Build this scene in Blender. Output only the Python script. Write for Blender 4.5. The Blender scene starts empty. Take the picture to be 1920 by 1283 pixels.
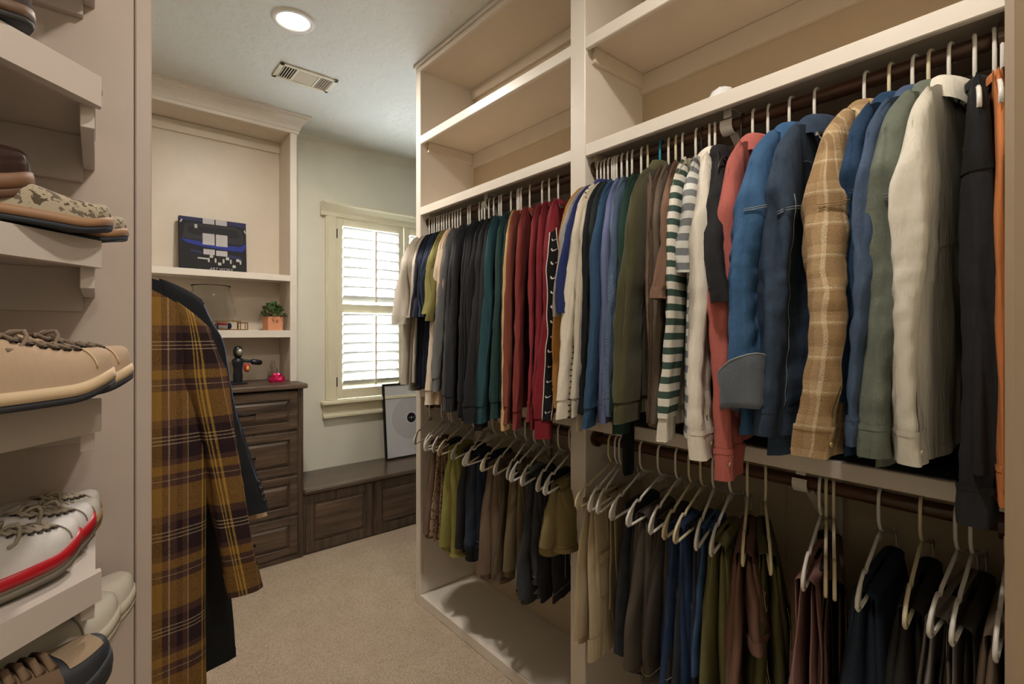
import bpy, math, random
import numpy as np
from mathutils import Vector, Matrix

# ---------------------------------------------------------------- camera
C = bpy.context.scene.collection
PI = math.pi
YAW = math.radians(40.3)      # camera looks this far from +Y towards +X
CAMH = 1.40                   # eye height in metres
FPX = 921.0                   # focal length in pixels of a 1920 px wide frame
cam_d = bpy.data.cameras.new('camera')
cam_d.sensor_width = 36.0
cam_d.lens = 36.0 * FPX / 1920.0
cam_d.shift_y = -19.5 / 1920.0
cam_d.clip_start = 0.02
cam = bpy.data.objects.new('camera', cam_d)
C.objects.link(cam)
cam.location = (0, 0, CAMH)
cam.rotation_euler = (PI / 2, 0, -YAW)
bpy.context.scene.camera = cam

# ---------------------------------------------------------------- world, lights, exposure
sc = bpy.context.scene
sc.view_settings.view_transform = 'Standard'
sc.view_settings.look = 'None'
sc.view_settings.gamma = 1.0
sc.view_settings.exposure = 0.0
sc.view_settings.use_curve_mapping = False
world = bpy.data.worlds.new('daylight')
sc.world = world
world.use_nodes = True
bg = world.node_tree.nodes['Background']
bg.inputs[0].default_value = (0.86, 0.94, 1.0, 1)
bg.inputs[1].default_value = 3.5

def area(name, loc, size, power, col, rot=(0, 0, 0), shape='DISK', sy=None, spread=PI):
    l = bpy.data.lights.new(name, 'AREA')
    l.shape = shape
    l.size = size
    if sy: l.size_y = sy
    l.energy = power
    l.color = col
    l.spread = spread
    o = bpy.data.objects.new(name, l)
    C.objects.link(o)
    o.location = loc
    o.rotation_euler = rot
    return o
CEIL = 2.775
CANS_AND_FILL = [(0.667, 2.278), (0.60, 0.42), (0.45, -1.0)]      # two recessed ceiling lamps, then an added unseen fill light behind the camera
WARM = (1.0, 0.92, 0.82)
for i, (cx_, cy_) in enumerate(CANS_AND_FILL):
    area('can_and_fill_light', (cx_, cy_, CEIL - 0.012), 0.125, (22, 15, 15)[i], WARM)
# daylight arriving through the shuttered window, from just outside the glass
area('window_daylight', (1.92, 3.98, 1.62), 1.2, 340, (0.88, 0.95, 1.0), rot=(-PI / 2, 0, 0), shape='RECTANGLE', sy=1.3)

# ---------------------------------------------------------------- projection helpers (used to place things in the room)
Fx, Fy = math.sin(YAW), math.cos(YAW)
def ray(px):
    t = (px - 960.0) / FPX
    return Fx + t * Fy, Fy - t * Fx
def y_at(px, x):
    a, b = ray(px)
    return x * b / a
def x_at(px, y):
    a, b = ray(px)
    return y * a / b
def z_at(py, x, y):
    d = x * Fx + y * Fy
    return CAMH - (py - 622.0) / FPX * d

# ---------------------------------------------------------------- materials
def lin(c):
    return tuple(((v / 255.0) / 12.92 if v <= 10 else (((v / 255.0) + 0.055) / 1.055) ** 2.4) for v in c)
MATS = {}
class NT:
    def __init__(s, name):
        s.m = bpy.data.materials.new(name)
        s.m.use_nodes = True
        s.t = s.m.node_tree
        s.b = s.t.nodes['Principled BSDF']
    def n(s, typ, **kw):
        nd = s.t.nodes.new(typ)
        for k, v in kw.items():
            if k.startswith('i_'):
                nd.inputs[k[2:].replace('_', ' ')].default_value = v
            else:
                setattr(nd, k, v)
        return nd
    def l(s, a, b):
        s.t.links.new(a, b)
    def setb(s, **kw):
        for k, v in kw.items():
            k = k.replace('_', ' ')
            if k in s.b.inputs:
                s.b.inputs[k].default_value = v
    def bump(s, h, strength, dist=0.001, prev=None):
        b = s.n('ShaderNodeBump')
        b.inputs['Strength'].default_value = strength
        b.inputs['Distance'].default_value = dist
        s.l(h, b.inputs['Height'])
        if prev is not None: s.l(prev, b.inputs['Normal'])
        return b.outputs['Normal']
def mixc(n, fac, a, b):
    m = n.n('ShaderNodeMix', data_type='RGBA')
    for sock, v in ((m.inputs['Factor'], fac), (m.inputs['A'], a), (m.inputs['B'], b)):
        if hasattr(v, 'links') or isinstance(v, bpy.types.NodeSocket): n.l(v, sock)
        else: sock.default_value = v
    return m.outputs['Result']
# NodeMix exposes several sockets with the same name: pick the colour ones
def mixcol(n, fac, a, b, mode='MIX'):
    m = n.n('ShaderNodeMix', data_type='RGBA', blend_type=mode)
    ins = [m.inputs[0], m.inputs[6], m.inputs[7]]
    for sock, v in zip(ins, (fac, a, b)):
        if isinstance(v, bpy.types.NodeSocket): n.l(v, sock)
        elif isinstance(v, (tuple, list)): sock.default_value = (*v[:3], 1)
        else: sock.default_value = v
    return m.outputs[2]
def noise(n, vec, scale, detail=3, rough=0.55):
    x = n.n('ShaderNodeTexNoise')
    x.inputs['Scale'].default_value = scale
    x.inputs['Detail'].default_value = detail
    x.inputs['Roughness'].default_value = rough
    if vec is not None: n.l(vec, x.inputs['Vector'])
    return x.outputs['Fac']
def coords(n, which='Object', scale=(1, 1, 1), rot=(0, 0, 0)):
    tc = n.n('ShaderNodeTexCoord')
    mp = n.n('ShaderNodeMapping')
    mp.inputs['Scale'].default_value = scale
    mp.inputs['Rotation'].default_value = rot
    n.l(tc.outputs[which], mp.inputs['Vector'])
    return mp.outputs['Vector']
def mathn(n, op, a, b=0.0):
    m = n.n('ShaderNodeMath', operation=op)
    for sock, v in zip(m.inputs, (a, b)):
        if isinstance(v, bpy.types.NodeSocket): n.l(v, sock)
        else: sock.default_value = v
    return m.outputs[0]
def bands(n, sock, period, stops, offset=0.0):
    """repeating colour bands along a coordinate; stops = [(position 0..1, colour), ...]"""
    f = mathn(n, 'FRACT', mathn(n, 'ADD', mathn(n, 'DIVIDE', sock, period), offset))
    r = n.n('ShaderNodeValToRGB')
    r.color_ramp.interpolation = 'CONSTANT'
    els = r.color_ramp.elements
    while len(els) < len(stops): els.new(0.5)
    for e, (p, c) in zip(els, stops):
        e.position = p
        e.color = (*c[:3], 1)
    n.l(f, r.inputs[0])
    return r.outputs[0]

def paint(name, rgb, rough=0.45, bump=0.06, scale=14):
    if name in MATS: return MATS[name]
    n = NT(name)
    v = coords(n)
    f = noise(n, v, scale, 4)
    c = lin(rgb)
    n.l(mixcol(n, f, tuple(x * 0.93 for x in c), tuple(min(1, x * 1.05) for x in c)), n.b.inputs['Base Color'])
    n.l(n.bump(noise(n, v, 90, 3), bump, 0.002), n.b.inputs['Normal'])
    n.setb(Roughness=rough)
    MATS[name] = n.m
    return n.m
def plain(name, rgb, rough=0.5, metal=0.0, **kw):
    if name in MATS: return MATS[name]
    n = NT(name)
    v = coords(n)
    c = lin(rgb)
    f = noise(n, v, 30, 2)
    n.l(mixcol(n, f, tuple(x * 0.92 for x in c), tuple(min(1, x * 1.06) for x in c)), n.b.inputs['Base Color'])
    n.setb(Roughness=rough, Metallic=metal, **kw)
    MATS[name] = n.m
    return n.m
GAIN = 1.06
def cloth(key, rgb, kind='plain', rgb2=None, gain=None, **kw):
    """woven / knitted cloth; UVs are in metres (u across, v up)"""
    k = 'cloth_' + key
    if k in MATS: return MATS[k]
    g = GAIN if gain is None else gain
    n = NT(k)
    c = lin(rgb); lu_ = .3 * c[0] + .59 * c[1] + .11 * c[2]; c = tuple(min(0.9, (x * .86 + lu_ * .14) * g) for x in c)
    uvn = n.n('ShaderNodeTexCoord')
    sep = n.n('ShaderNodeSeparateXYZ')
    n.l(uvn.outputs['UV'], sep.inputs[0])
    U, V = sep.outputs[0], sep.outputs[1]
    ob = coords(n)
    big = noise(n, ob, 9, 3)
    col = mixcol(n, big, tuple(x * 0.86 for x in c), tuple(min(1, x * 1.10) for x in c))
    fine = noise(n, ob, 620, 2)
    bh = fine
    bs, bd = 0.35, 0.0012
    if kind == 'denim':
        mp = n.n('ShaderNodeMapping'); mp.inputs['Scale'].default_value = (900, 160, 1)
        n.l(uvn.outputs['UV'], mp.inputs['Vector'])
        tw = noise(n, mp.outputs[0], 1.0, 2)
        fade = noise(n, ob, 16, 4, 0.65)
        light = tuple(min(0.9, x * 1.7 + 0.035) for x in c)
        rr = n.n('ShaderNodeValToRGB')
        rr.color_ramp.elements[0].position = 0.36; rr.color_ramp.elements[1].position = 0.66
        n.l(fade, rr.inputs[0])
        f2 = mathn(n, 'MULTIPLY', rr.outputs[0], 0.8)
        col = mixcol(n, f2, col, light)
        f3 = mathn(n, 'MULTIPLY', tw, 0.7)
        col = mixcol(n, f3, tuple(x * 0.72 for x in c), col)
        bh = tw; bs = 0.5
    elif kind == 'stripe':
        c2 = tuple(min(0.9, x * g) for x in lin(rgb2))
        col = bands(n, V, kw.get('period', 0.036), [(0, c), (kw.get('duty', 0.5), c2)])
    elif kind == 'vstripe':
        c2 = tuple(min(0.9, x * g) for x in lin(rgb2))
        col = bands(n, U, kw.get('period', 0.036), [(0, c), (kw.get('duty', 0.5), c2)])
    elif kind == 'ladder':      # cream cloth with a stitched ladder of short dark rungs
        c2 = lin(rgb2)
        rung = bands(n, V, 0.017, [(0, c2), (0.28, c)])
        f = mathn(n, 'COMPARE', U, kw.get('at', 0.0)); f.node.inputs[2].default_value = 0.011
        col = mixcol(n, f, col, rung)
    elif kind == 'plaid':
        warp, weft, per = kw['warp'], kw['weft'], kw.get('period', 0.11)
        w1 = bands(n, U, per, [(p, lin(q)) for p, q in warp], kw.get('uo', 0.0))
        w2 = bands(n, V, kw.get('vperiod', per * 1.15), [(p, lin(q)) for p, q in weft], kw.get('vo', 0.0))
        tw = noise(n, ob, 420, 1)
        r = n.n('ShaderNodeValToRGB'); r.color_ramp.elements[0].position = 0.35; r.color_ramp.elements[1].position = 0.65
        n.l(tw, r.inputs[0])
        mixf = mathn(n, 'ADD', mathn(n, 'MULTIPLY', r.outputs[0], 0.4), 0.3)
        col = mixcol(n, mixf, w1, w2)
        col = mixcol(n, 1.0, col, (g, g, g), 'MULTIPLY')
        bh = noise(n, ob, 380, 3); bs = 0.7; bd = 0.002
    elif kind == 'camo':
        vo = n.n('ShaderNodeTexVoronoi'); vo.inputs['Scale'].default_value = 60
        n.l(ob, vo.inputs['Vector'])
        c2 = lin(rgb2)
        r = n.n('ShaderNodeValToRGB'); r.color_ramp.interpolation = 'CONSTANT'
        r.color_ramp.elements[1].position = 0.42
        r.color_ramp.elements[0].color = (*c2, 1); r.color_ramp.elements[1].color = (*c, 1)
        e = r.color_ramp.elements.new(0.58); e.color = (*[x * 0.35 for x in c], 1)
        n.l(noise(n, ob, 48, 3, 0.7), r.inputs[0])
        col = r.outputs[0]
    elif kind == 'herring':
        wv = n.n('ShaderNodeTexWave', wave_type='BANDS', bands_direction='DIAGONAL')
        wv.inputs['Scale'].default_value = 330; wv.inputs['Distortion'].default_value = 0
        mp = n.n('ShaderNodeMapping')
        n.l(uvn.outputs['UV'], mp.inputs['Vector']); n.l(mp.outputs[0], wv.inputs['Vector'])
        c2 = lin(rgb2)
        r = n.n('ShaderNodeValToRGB'); r.color_ramp.interpolation = 'CONSTANT'
        r.color_ramp.elements[1].position = 0.5
        r.color_ramp.elements[0].color = (*c, 1); r.color_ramp.elements[1].color = (*c2, 1)
        n.l(wv.outputs[0], r.inputs[0])
        col = r.outputs[0]
    elif kind == 'rib':
        wv = n.n('ShaderNodeTexWave', wave_type='BANDS', bands_direction='DIAGONAL' if kw.get('diag') else 'X')
        wv.inputs['Scale'].default_value = kw.get('ribs', 55); wv.inputs['Distortion'].default_value = kw.get('dist', 0.5)
        n.l(uvn.outputs['UV'], wv.inputs['Vector'])
        c2 = tuple(x * 0.42 for x in c)
        col = mixcol(n, wv.outputs[0], c2, tuple(min(.9, x * 1.15) for x in c))
        bh = wv.outputs[0]; bs = 0.8; bd = 0.003
    elif kind == 'heather':
        sp = noise(n, ob, 300, 2, 0.8)
        col = mixcol(n, sp, tuple(x * 0.75 for x in c), tuple(min(0.95, x * 1.3) for x in c))
    n.l(col, n.b.inputs['Base Color'])
    creases = noise(n, coords(n, 'Object', (1.5, 1.5, 0.32)), kw.get('crease', 26), 4, 0.55)
    nm = n.bump(creases, kw.get('cs', 0.42), 0.010)
    nm = n.bump(bh, bs, bd, nm)
    n.l(nm, n.b.inputs['Normal'])
    n.setb(Roughness=0.92, Specular_IOR_Level=0.25, Sheen_Weight=kw.get('sheen', 0.0), Sheen_Roughness=0.5)
    MATS[k] = n.m
    return n.m
def wood(key, dark, light, axis='z', rough=0.42, scale=1.0):
    if key in MATS: return MATS[key]
    n = NT(key)
    s = {'x': (1.2, 16, 16), 'y': (16, 1.2, 16), 'z': (16, 16, 1.2)}[axis]
    v = coords(n, 'Object', tuple(k * scale for k in s))
    f = noise(n, v, 2.2, 6, 0.62)
    r = n.n('ShaderNodeValToRGB')
    r.color_ramp.elements[0].position = 0.30; r.color_ramp.elements[0].color = (*lin(dark), 1)
    r.color_ramp.elements[1].position = 0.72; r.color_ramp.elements[1].color = (*lin(light), 1)
    n.l(f, r.inputs[0])
    n.l(r.outputs[0], n.b.inputs['Base Color'])
    n.l(n.bump(f, 0.25, 0.001), n.b.inputs['Normal'])
    n.setb(Roughness=rough)
    MATS[key] = n.m
    return n.m

# ---------------------------------------------------------------- mesh helpers
def T(o, label=None, cat=None, group=None, kind=None):
    if label: o['label'] = label
    if cat: o['category'] = cat
    if group: o['group'] = group
    if kind: o['kind'] = kind
    return o
def empty(name, loc=(0, 0, 0), rz=0.0, label=None, cat=None, group=None):
    o = bpy.data.objects.new(name, None)
    o.empty_display_size = 0.05
    C.objects.link(o)
    o.location = loc
    o.rotation_euler = (0, 0, rz)
    return T(o, label, cat, group)
def mesh(name, V, F, m, parent=None, smooth=False, uv=None):
    me = bpy.data.meshes.new(name)
    me.from_pydata([tuple(v) for v in V], [], F)
    if uv is not None:
        lay = me.uv_layers.new(name='UVMap')
        idx = np.zeros(len(me.loops), dtype=np.int32)
        me.loops.foreach_get('vertex_index', idx)
        lay.data.foreach_set('uv', np.asarray(uv, dtype=np.float32)[idx].ravel())
    if smooth:
        me.polygons.foreach_set('use_smooth', [True] * len(me.polygons))
    if m is not None: me.materials.append(m)
    o = bpy.data.objects.new(name, me)
    C.objects.link(o)
    if parent is not None: o.parent = parent
    return o
def inst(src, parent, loc=None, rot=None):
    o = src.copy()
    C.objects.link(o)
    o.parent = parent
    if loc is not None: o.location = loc
    if rot is not None: o.rotation_euler = rot
    return o
class MB:
    """collects simple solids into one mesh"""
    def __init__(s): s.V = []; s.F = []
    def add(s, V, F):
        k = len(s.V)
        s.V += [tuple(v) for v in V]
        s.F += [tuple(i + k for i in f) for f in F]
        return s
    def box(s, x0, x1, y0, y1, z0, z1, b=0.0):
        if b <= 0:
            V = [(x0, y0, z0), (x1, y0, z0), (x1, y1, z0), (x0, y1, z0), (x0, y0, z1), (x1, y0, z1), (x1, y1, z1), (x0, y1, z1)]
            return s.add(V, [(3, 2, 1, 0), (4, 5, 6, 7), (0, 1, 5, 4), (1, 2, 6, 5), (2, 3, 7, 6), (3, 0, 4, 7)])
        b = min(b, (x1 - x0) / 2.1, (y1 - y0) / 2.1, (z1 - z0) / 2.1)
        V = []; lo = (x0, y0, z0); hi = (x1, y1, z1)
        idx = {}
        for sx in (0, 1):
            for sy in (0, 1):
                for sz in (0, 1):
                    sg = (sx, sy, sz)
                    for ax in range(3):
                        p = [0, 0, 0]
                        for a in range(3):
                            base = hi[a] if sg[a] else lo[a]
                            p[a] = base if a == ax else base + (-b if sg[a] else b)
                        idx[(sg, ax)] = len(V); V.append(tuple(p))
        F = []
        S = lambda *a: tuple(a)
        for ax in range(3):
            o1, o2 = [a for a in range(3) if a != ax]
            for sd in (0, 1):
                q = []
                for (u, v) in ((0, 0), (1, 0), (1, 1), (0, 1)):
                    sg = [0, 0, 0]; sg[ax] = sd; sg[o1] = u; sg[o2] = v
                    q.append(idx[(tuple(sg), ax)])
                F.append(tuple(q))
        for ax in range(3):     # edges running along ax
            o1, o2 = [a for a in range(3) if a != ax]
            for u in (0, 1):
                for v in (0, 1):
                    a0 = [0, 0, 0]; a1 = [0, 0, 0]; a0[o1] = a1[o1] = u; a0[o2] = a1[o2] = v; a1[ax] = 1
                    F.append((idx[(tuple(a0), o1)], idx[(tuple(a1), o1)], idx[(tuple(a1), o2)], idx[(tuple(a0), o2)]))
        for sx in (0, 1):
            for sy in (0, 1):
                for sz in (0, 1):
                    F.append(tuple(idx[((sx, sy, sz), a)] for a in range(3)))
        return s.add(V, F)
    def prism(s, pts, axis, a0, a1):
        """pts: closed 2D outline in the two remaining axes (in order), extruded along axis"""
        n = len(pts)
        def mk(p, a):
            return {'x': (a, p[0], p[1]), 'y': (p[0], a, p[1]), 'z': (p[0], p[1], a)}[axis]
        V = [mk(p, a0) for p in pts] + [mk(p, a1) for p in pts]
        F = [tuple(range(n))[::-1], tuple(range(n, 2 * n))] + [(i, (i + 1) % n, n + (i + 1) % n, n + i) for i in range(n)]
        return s.add(V, F)
    def tube(s, pts, r, sides=8, closed=False, cap=True):
        P = [Vector(p) for p in pts]
        n = len(P)
        V = []; F = []
        up = Vector((0, 1, 0.01))
        for i, p in enumerate(P):
            a = P[(i - 1) % n] if (closed or i > 0) else p
            b = P[(i + 1) % n] if (closed or i < n - 1) else p
            d = (b - a).normalized()
            u = d.cross(up)
            if u.length < 1e-4: u = d.cross(Vector((1, 0, 0)))
            u.normalize(); w = d.cross(u)
            rr = r[i] if isinstance(r, (list, tuple)) else r
            for k in range(sides):
                an = 2 * PI * k / sides
                V.append(p + u * math.cos(an) * rr + w * math.sin(an) * rr)
        m = n if closed else n - 1
        for i in range(m):
            j = (i + 1) % n
            for k in range(sides):
                k2 = (k + 1) % sides
                F.append((i * sides + k, i * sides + k2, j * sides + k2, j * sides + k))
        if not closed and cap:
            F.append(tuple(range(sides))[::-1]); F.append(tuple(range((n - 1) * sides, n * sides)))
        return s.add(V, F)
    def lathe(s, prof, c=(0, 0, 0), n=24):
        V = []; F = []
        for (r, z) in prof:
            for k in range(n):
                a = 2 * PI * k / n
                V.append((c[0] + r * math.cos(a), c[1] + r * math.sin(a), c[2] + z))
        for i in range(len(prof) - 1):
            for k in range(n):
                k2 = (k + 1) % n
                F.append((i * n + k, i * n + k2, (i + 1) * n + k2, (i + 1) * n + k))
        return s.add(V, F)
    def build(s, name, m, parent=None, smooth=False, fix=True):
        o = mesh(name, s.V, s.F, m, parent, smooth)
        if fix:
            import bmesh
            bm = bmesh.new(); bm.from_mesh(o.data)
            bmesh.ops.recalc_face_normals(bm, faces=bm.faces)
            bm.to_mesh(o.data); bm.free()
        return o
def box(name, m, parent, *a, b=0.0):
    return MB().box(*a, b=b).build(name, m, parent)
def grid(name, P, m, parent, wrap=False, uv=None, cap_end=False):
    """P: (rows, cols, 3) array"""
    R, K, _ = P.shape
    V = P.reshape(-1, 3)
    F = []
    kk = K if wrap else K - 1
    for i in range(R - 1):
        for j in range(kk):
            j2 = (j + 1) % K
            F.append((i * K + j, i * K + j2, (i + 1) * K + j2, (i + 1) * K + j))
    return mesh(name, V, F, m, parent, True, None if uv is None else uv.reshape(-1, 2))
# ================================================================ THE ROOM
M_WALL = paint('wall_paint', (224, 220, 204), 0.7, 0.15, 6)
M_PAINT = paint('cabinet_paint', (212, 198, 179), 0.42, 0.05, 10)
M_FACE = paint('cabinet_face_paint', (220, 210, 198), 0.38, 0.04, 10)
M_INNER = paint('closet_back_paint', (196, 176, 148), 0.5, 0.05, 10)
M_TRIM = paint('window_trim_paint', (226, 218, 190), 0.4, 0.03, 10)
def ceiling_mat():
    n = NT('ceiling_plaster'); v = coords(n)
    f = noise(n, v, 5, 5, 0.6)
    c = lin((222, 222, 216))
    n.l(mixcol(n, f, tuple(x * .93 for x in c), c), n.b.inputs['Base Color'])
    r = n.n('ShaderNodeValToRGB'); r.color_ramp.elements[0].position = .48; r.color_ramp.elements[1].position = .56
    n.l(noise(n, v, 13, 6, 0.62), r.inputs[0])
    n.l(n.bump(r.outputs[0], 0.35, 0.004), n.b.inputs['Normal'])
    n.setb(Roughness=0.8)
    return n.m
def carpet_mat():
    n = NT('loop_pile_carpet'); v = coords(n)
    vo = n.n('ShaderNodeTexVoronoi'); vo.inputs['Scale'].default_value = 105; vo.inputs['Randomness'].default_value = 0.55
    n.l(v, vo.inputs['Vector'])
    f = noise(n, v, 7, 4)
    base = mixcol(n, f, lin((186, 166, 144)), lin((212, 194, 172)))
    d = mathn(n, 'MULTIPLY', vo.outputs['Distance'], 0.75)
    n.l(mixcol(n, d, base, lin((134, 116, 98))), n.b.inputs['Base Color'])
    h = mathn(n, 'SUBTRACT', 1.0, vo.outputs['Distance'])
    n.l(n.bump(h, 0.9, 0.006), n.b.inputs['Normal'])
    n.setb(Roughness=0.97, Specular_IOR_Level=0.1)
    return n.m
M_CEIL = ceiling_mat(); M_CARPET = carpet_mat()
def S(o): return T(o, kind='structure')
YB = 3.60            # back wall with the window
XR = 3.1             # room widens behind the clothes unit
S(box('floor', M_CARPET, None, -0.5, XR + .1, -1.6, YB + .1, -0.06, 0.0))
S(box('ceiling', M_CEIL, None, -0.5, XR + .1, -1.6, YB + .1, CEIL, CEIL + .08))
# back wall with a window opening
WX0, WX1, WZ0, WZ1 = 1.345, 2.445, 0.90, 2.25
mb = MB()
mb.box(-.5, WX0, YB, YB + .12, 0, CEIL); mb.box(WX1, XR + .1, YB, YB + .12, 0, CEIL)
mb.box(WX0, WX1, YB, YB + .12, 0, WZ0); mb.box(WX0, WX1, YB, YB + .12, WZ1, CEIL)
S(mb.build('wall_back', M_WALL))
# rounded cove where the back wall meets the ceiling
R_ = 0.07
pts = [(YB, CEIL), (YB, CEIL - R_)] + [(YB - R_ + R_ * math.cos(a), CEIL - R_ + R_ * math.sin(a)) for a in np.linspace(0, PI / 2, 8)][1:]
S(MB().prism(pts, 'x', 1.0, XR).build('trim_1', M_WALL))
S(box('wall_left', M_WALL, None, -0.62, -0.5, -1.6, YB, 0, CEIL))
S(box('wall_front', M_WALL, None, -0.5, XR, -1.7, -1.6, 0, CEIL))
S(box('wall_right', M_WALL, None, XR, XR + .1, -1.6, YB + .1, 0, CEIL))
# wall behind the hanging unit and the wall end with its casing at the near right
S(box('wall_closet', M_WALL, None, 1.66, 1.76, -1.6, 2.262, 0, CEIL))
S(box('wall_return', M_WALL, None, 0.80, 1.66, -0.10, 0.060, 0, CEIL))
mb = MB(); mb.box(0.775, 0.80, -0.12, 0.063, 0, CEIL, b=.006)
mb.box(0.768, 0.7755, 0.040, 0.0575, 0, CEIL, b=.003)
S(mb.build('trim_2', paint('casing_paint', (166, 144, 118), 0.45, 0.03, 8)))

# ---------------------------------------------------------------- window
win = S(empty('window_1', (0, 0, 0)))
mb = MB()
def casing(mb):
    y1 = YB
    # side casings, head with cap, sill and apron
    for x0, x1 in ((WX0 - .075, WX0 + .012), (WX1 - .012, WX1 + .075)):
        mb.box(x0, x1, y1 - .025, y1, WZ0 - .0, WZ1 + .02, b=.004)
        mb.box(x0 + .012, x1 - .012, y1 - .033, y1 - .02, WZ0, WZ1, b=.004)
casing(mb); mb.build('casing', M_TRIM, win)
pr = [(YB, 2.335), (YB - .085, 2.335), (YB - .085, 2.322), (YB - .07, 2.312), (YB - .045, 2.285), (YB - .035, 2.268), (YB - .035, 2.24), (YB, 2.24)]
MB().prism(pr, 'x', WX0 - .11, WX1 + .11).build('window_head', M_TRIM, win)
mb = MB(); mb.box(WX0 - .11, WX1 + .11, YB - .075, YB + .0, .872, .90, b=.006); mb.build('window_sill', M_TRIM, win)
pr = [(YB, .872), (YB - .03, .872), (YB - .03, .80), (YB - .045, .79), (YB - .045, .776), (YB, .776)]
MB().prism(pr, 'x', WX0 - .095, WX1 + .095).build('apron', M_TRIM, win)
g = NT('window_glass'); g.setb(Base_Color=(1, 1, 1, 1), Roughness=0.0, Transmission_Weight=1.0, IOR=1.02)
box('pane', g.m, win, WX0, WX1, YB + .085, YB + .09, WZ0, WZ1)
mb = MB(); mb.box(WX0, WX0 + .03, YB + .05, YB + .12, WZ0, WZ1); mb.box(WX1 - .03, WX1, YB + .05, YB + .12, WZ0, WZ1)
mb.box(WX0, WX1, YB + .05, YB + .12, WZ0, WZ0 + .03); mb.box(WX0, WX1, YB + .05, YB + .12, WZ1 - .03, WZ1)
mb.build('sash', M_TRIM, win)
# plantation shutters
M_LOUV = paint('shutter_paint', (235, 236, 232), 0.35, 0.01, 10)
slat_src = None
XM = (WX0 + WX1) / 2
for k, (x0, x1) in enumerate(((WX0 + .004, XM - .003), (XM + .003, WX1 - .004))):
    mb = MB(); y0, y1 = YB - .022, YB + .006
    st = .045
    mb.box(x0, x0 + st, y0, y1, WZ0 + .004, WZ1 - .004, b=.003); mb.box(x1 - st, x1, y0, y1, WZ0 + .004, WZ1 - .004, b=.003)
    mb.box(x0 + st, x1 - st, y0, y1, WZ0 + .004, .975, b=.003); mb.box(x0 + st, x1 - st, y0, y1, 2.18, WZ1 - .004, b=.003)
    mb.box(x0 + st, x1 - st, y0, y1, 1.54, 1.605, b=.003)
    sh = mb.build('shutter', M_TRIM, win)
    for (z0, z1) in ((.975, 1.54), (1.605, 2.18)):
        for i in range(8):
            zc = z0 + (z1 - z0) * (i + .5) / 8
            if slat_src is None:
                w = (x1 - x0 - 2 * st) / 2 - .002
                prof = [(.041 * math.cos(a), .0055 * math.sin(a)) for a in np.linspace(0, 2 * PI, 10, endpoint=False)]
                s_ = MB().prism(prof, 'x', -w, w).build('slat', M_LOUV, sh)
                slat_src = s_
            else:
                s_ = slat_src.copy(); C.objects.link(s_); s_.parent = sh
            s_.location = ((x0 + x1) / 2, (y0 + y1) / 2, zc)
            s_.rotation_euler = (math.radians(-45), 0, 0)
        box('tilt_rod', M_TRIM, sh, (x0 + x1) / 2 + .015, (x0 + x1) / 2 + .027, y0 - .034, y0 - .022, z0 + .02, z1 - .02)
    for zc in (1.03, 2.12):
        box('hinge', plain('black_hinge', (40, 36, 34), .5, .6), sh, (x0 if k == 0 else x1) - .005, (x0 if k == 0 else x1) + .005, y0 - .004, y0 + .002, zc - .035, zc + .035)

# ---------------------------------------------------------------- ceiling lamps and vent
M_LENS = NT('lamp_lens'); M_LENS.setb(Emission_Color=(1, .96, .9, 1), Emission_Strength=9.0)
M_RING = plain('lamp_ring_white', (225, 222, 216), .4)
can0 = None
for i, (x, y) in enumerate(CANS_AND_FILL):
    if i == 2: break
    r = empty('recessed_light', (x, y, CEIL), label=('round white recessed ceiling light near the air vent' if i == 0 else 'round white recessed ceiling light above the near end of the aisle'), cat='ceiling light')
    MB().lathe([(.066, -.002), (.070, -.010), (.086, -.008), (.090, 0)], n=36).build('ring', M_RING, r, True)
    MB().lathe([(0.0001, -.004), (.067, -.004)], n=36).build('lens', M_LENS.m, r, False)
M_VENT = plain('vent_enamel', (214, 206, 186), .45); M_DARK = plain('vent_dark', (38, 36, 32), .8)
v = empty('ceiling_vent', (.867, 2.75, CEIL), label='rectangular cream ceiling air vent with slotted ends', cat='vent')
mb = MB(); hx, hy = .148, .088
mb.box(-hx, hx, -hy, -hy + .022, -.008, 0, b=.002); mb.box(-hx, hx, hy - .022, hy, -.008, 0, b=.002)
mb.box(-hx, -hx + .022, -hy, hy, -.008, 0, b=.002); mb.box(hx - .022, hx, -hy, hy, -.008, 0, b=.002)
mb.box(-.062, -.052, -hy, hy, -.007, -.001); mb.box(.052, .062, -hy, hy, -.007, -.001)
mb.build('frame', M_VENT, v)
box('duct', M_DARK, v, -hx + .01, hx - .01, -hy + .01, hy - .01, -.0015, -.0005)
box('centre_plate', paint('vent_plate', (186, 172, 148), .6, .02), v, -.051, .051, -hy + .022, hy - .022, -.005, -.0015)
for s in (-1, 1):
    for k in range(5):
        xx = s * (.071 + .0125 * k)
        o = MB().box(-.0035, .0035, -hy + .02, hy - .02, -.001, .001).build('fin', M_VENT, v)
        o.location = (xx, 0, -.005); o.rotation_euler = (0, s * .7, 0)

# ================================================================ HANGING UNIT (right)
XW, XBK = 1.28, 1.615
UY0, UY1 = 0.10, 2.262
ward = empty('clothes_unit', (XW, 1.1, 0), label='tall cream built-in hanging unit full of clothes beside the aisle', cat='closet')
def wb(name, m, x0, x1, y0, y1, z0, z1, b=.0025):
    o = MB().box(x0 - XW, x1 - XW, y0 - 1.1, y1 - 1.1, z0, z1, b=b).build(name, m, ward)
    return o
TOP = 2.74
wb('end_panel', M_FACE, XW + .002, XBK, 2.225, UY1, 0, CEIL)
wb('face_stile', M_FACE, XW - .012, XW + .006, 2.222, UY1 + .004, 0, CEIL)
wb('divider_panel', M_FACE, XW + .004, XBK, 1.118, 1.174, 0, CEIL)
wb('face_stile', M_FACE, XW - .012, XW + .006, 1.112, 1.18, 0, CEIL)
wb('end_panel', M_FACE, XW - .008, XBK, UY0 - .04, UY0, 0, CEIL)
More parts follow.
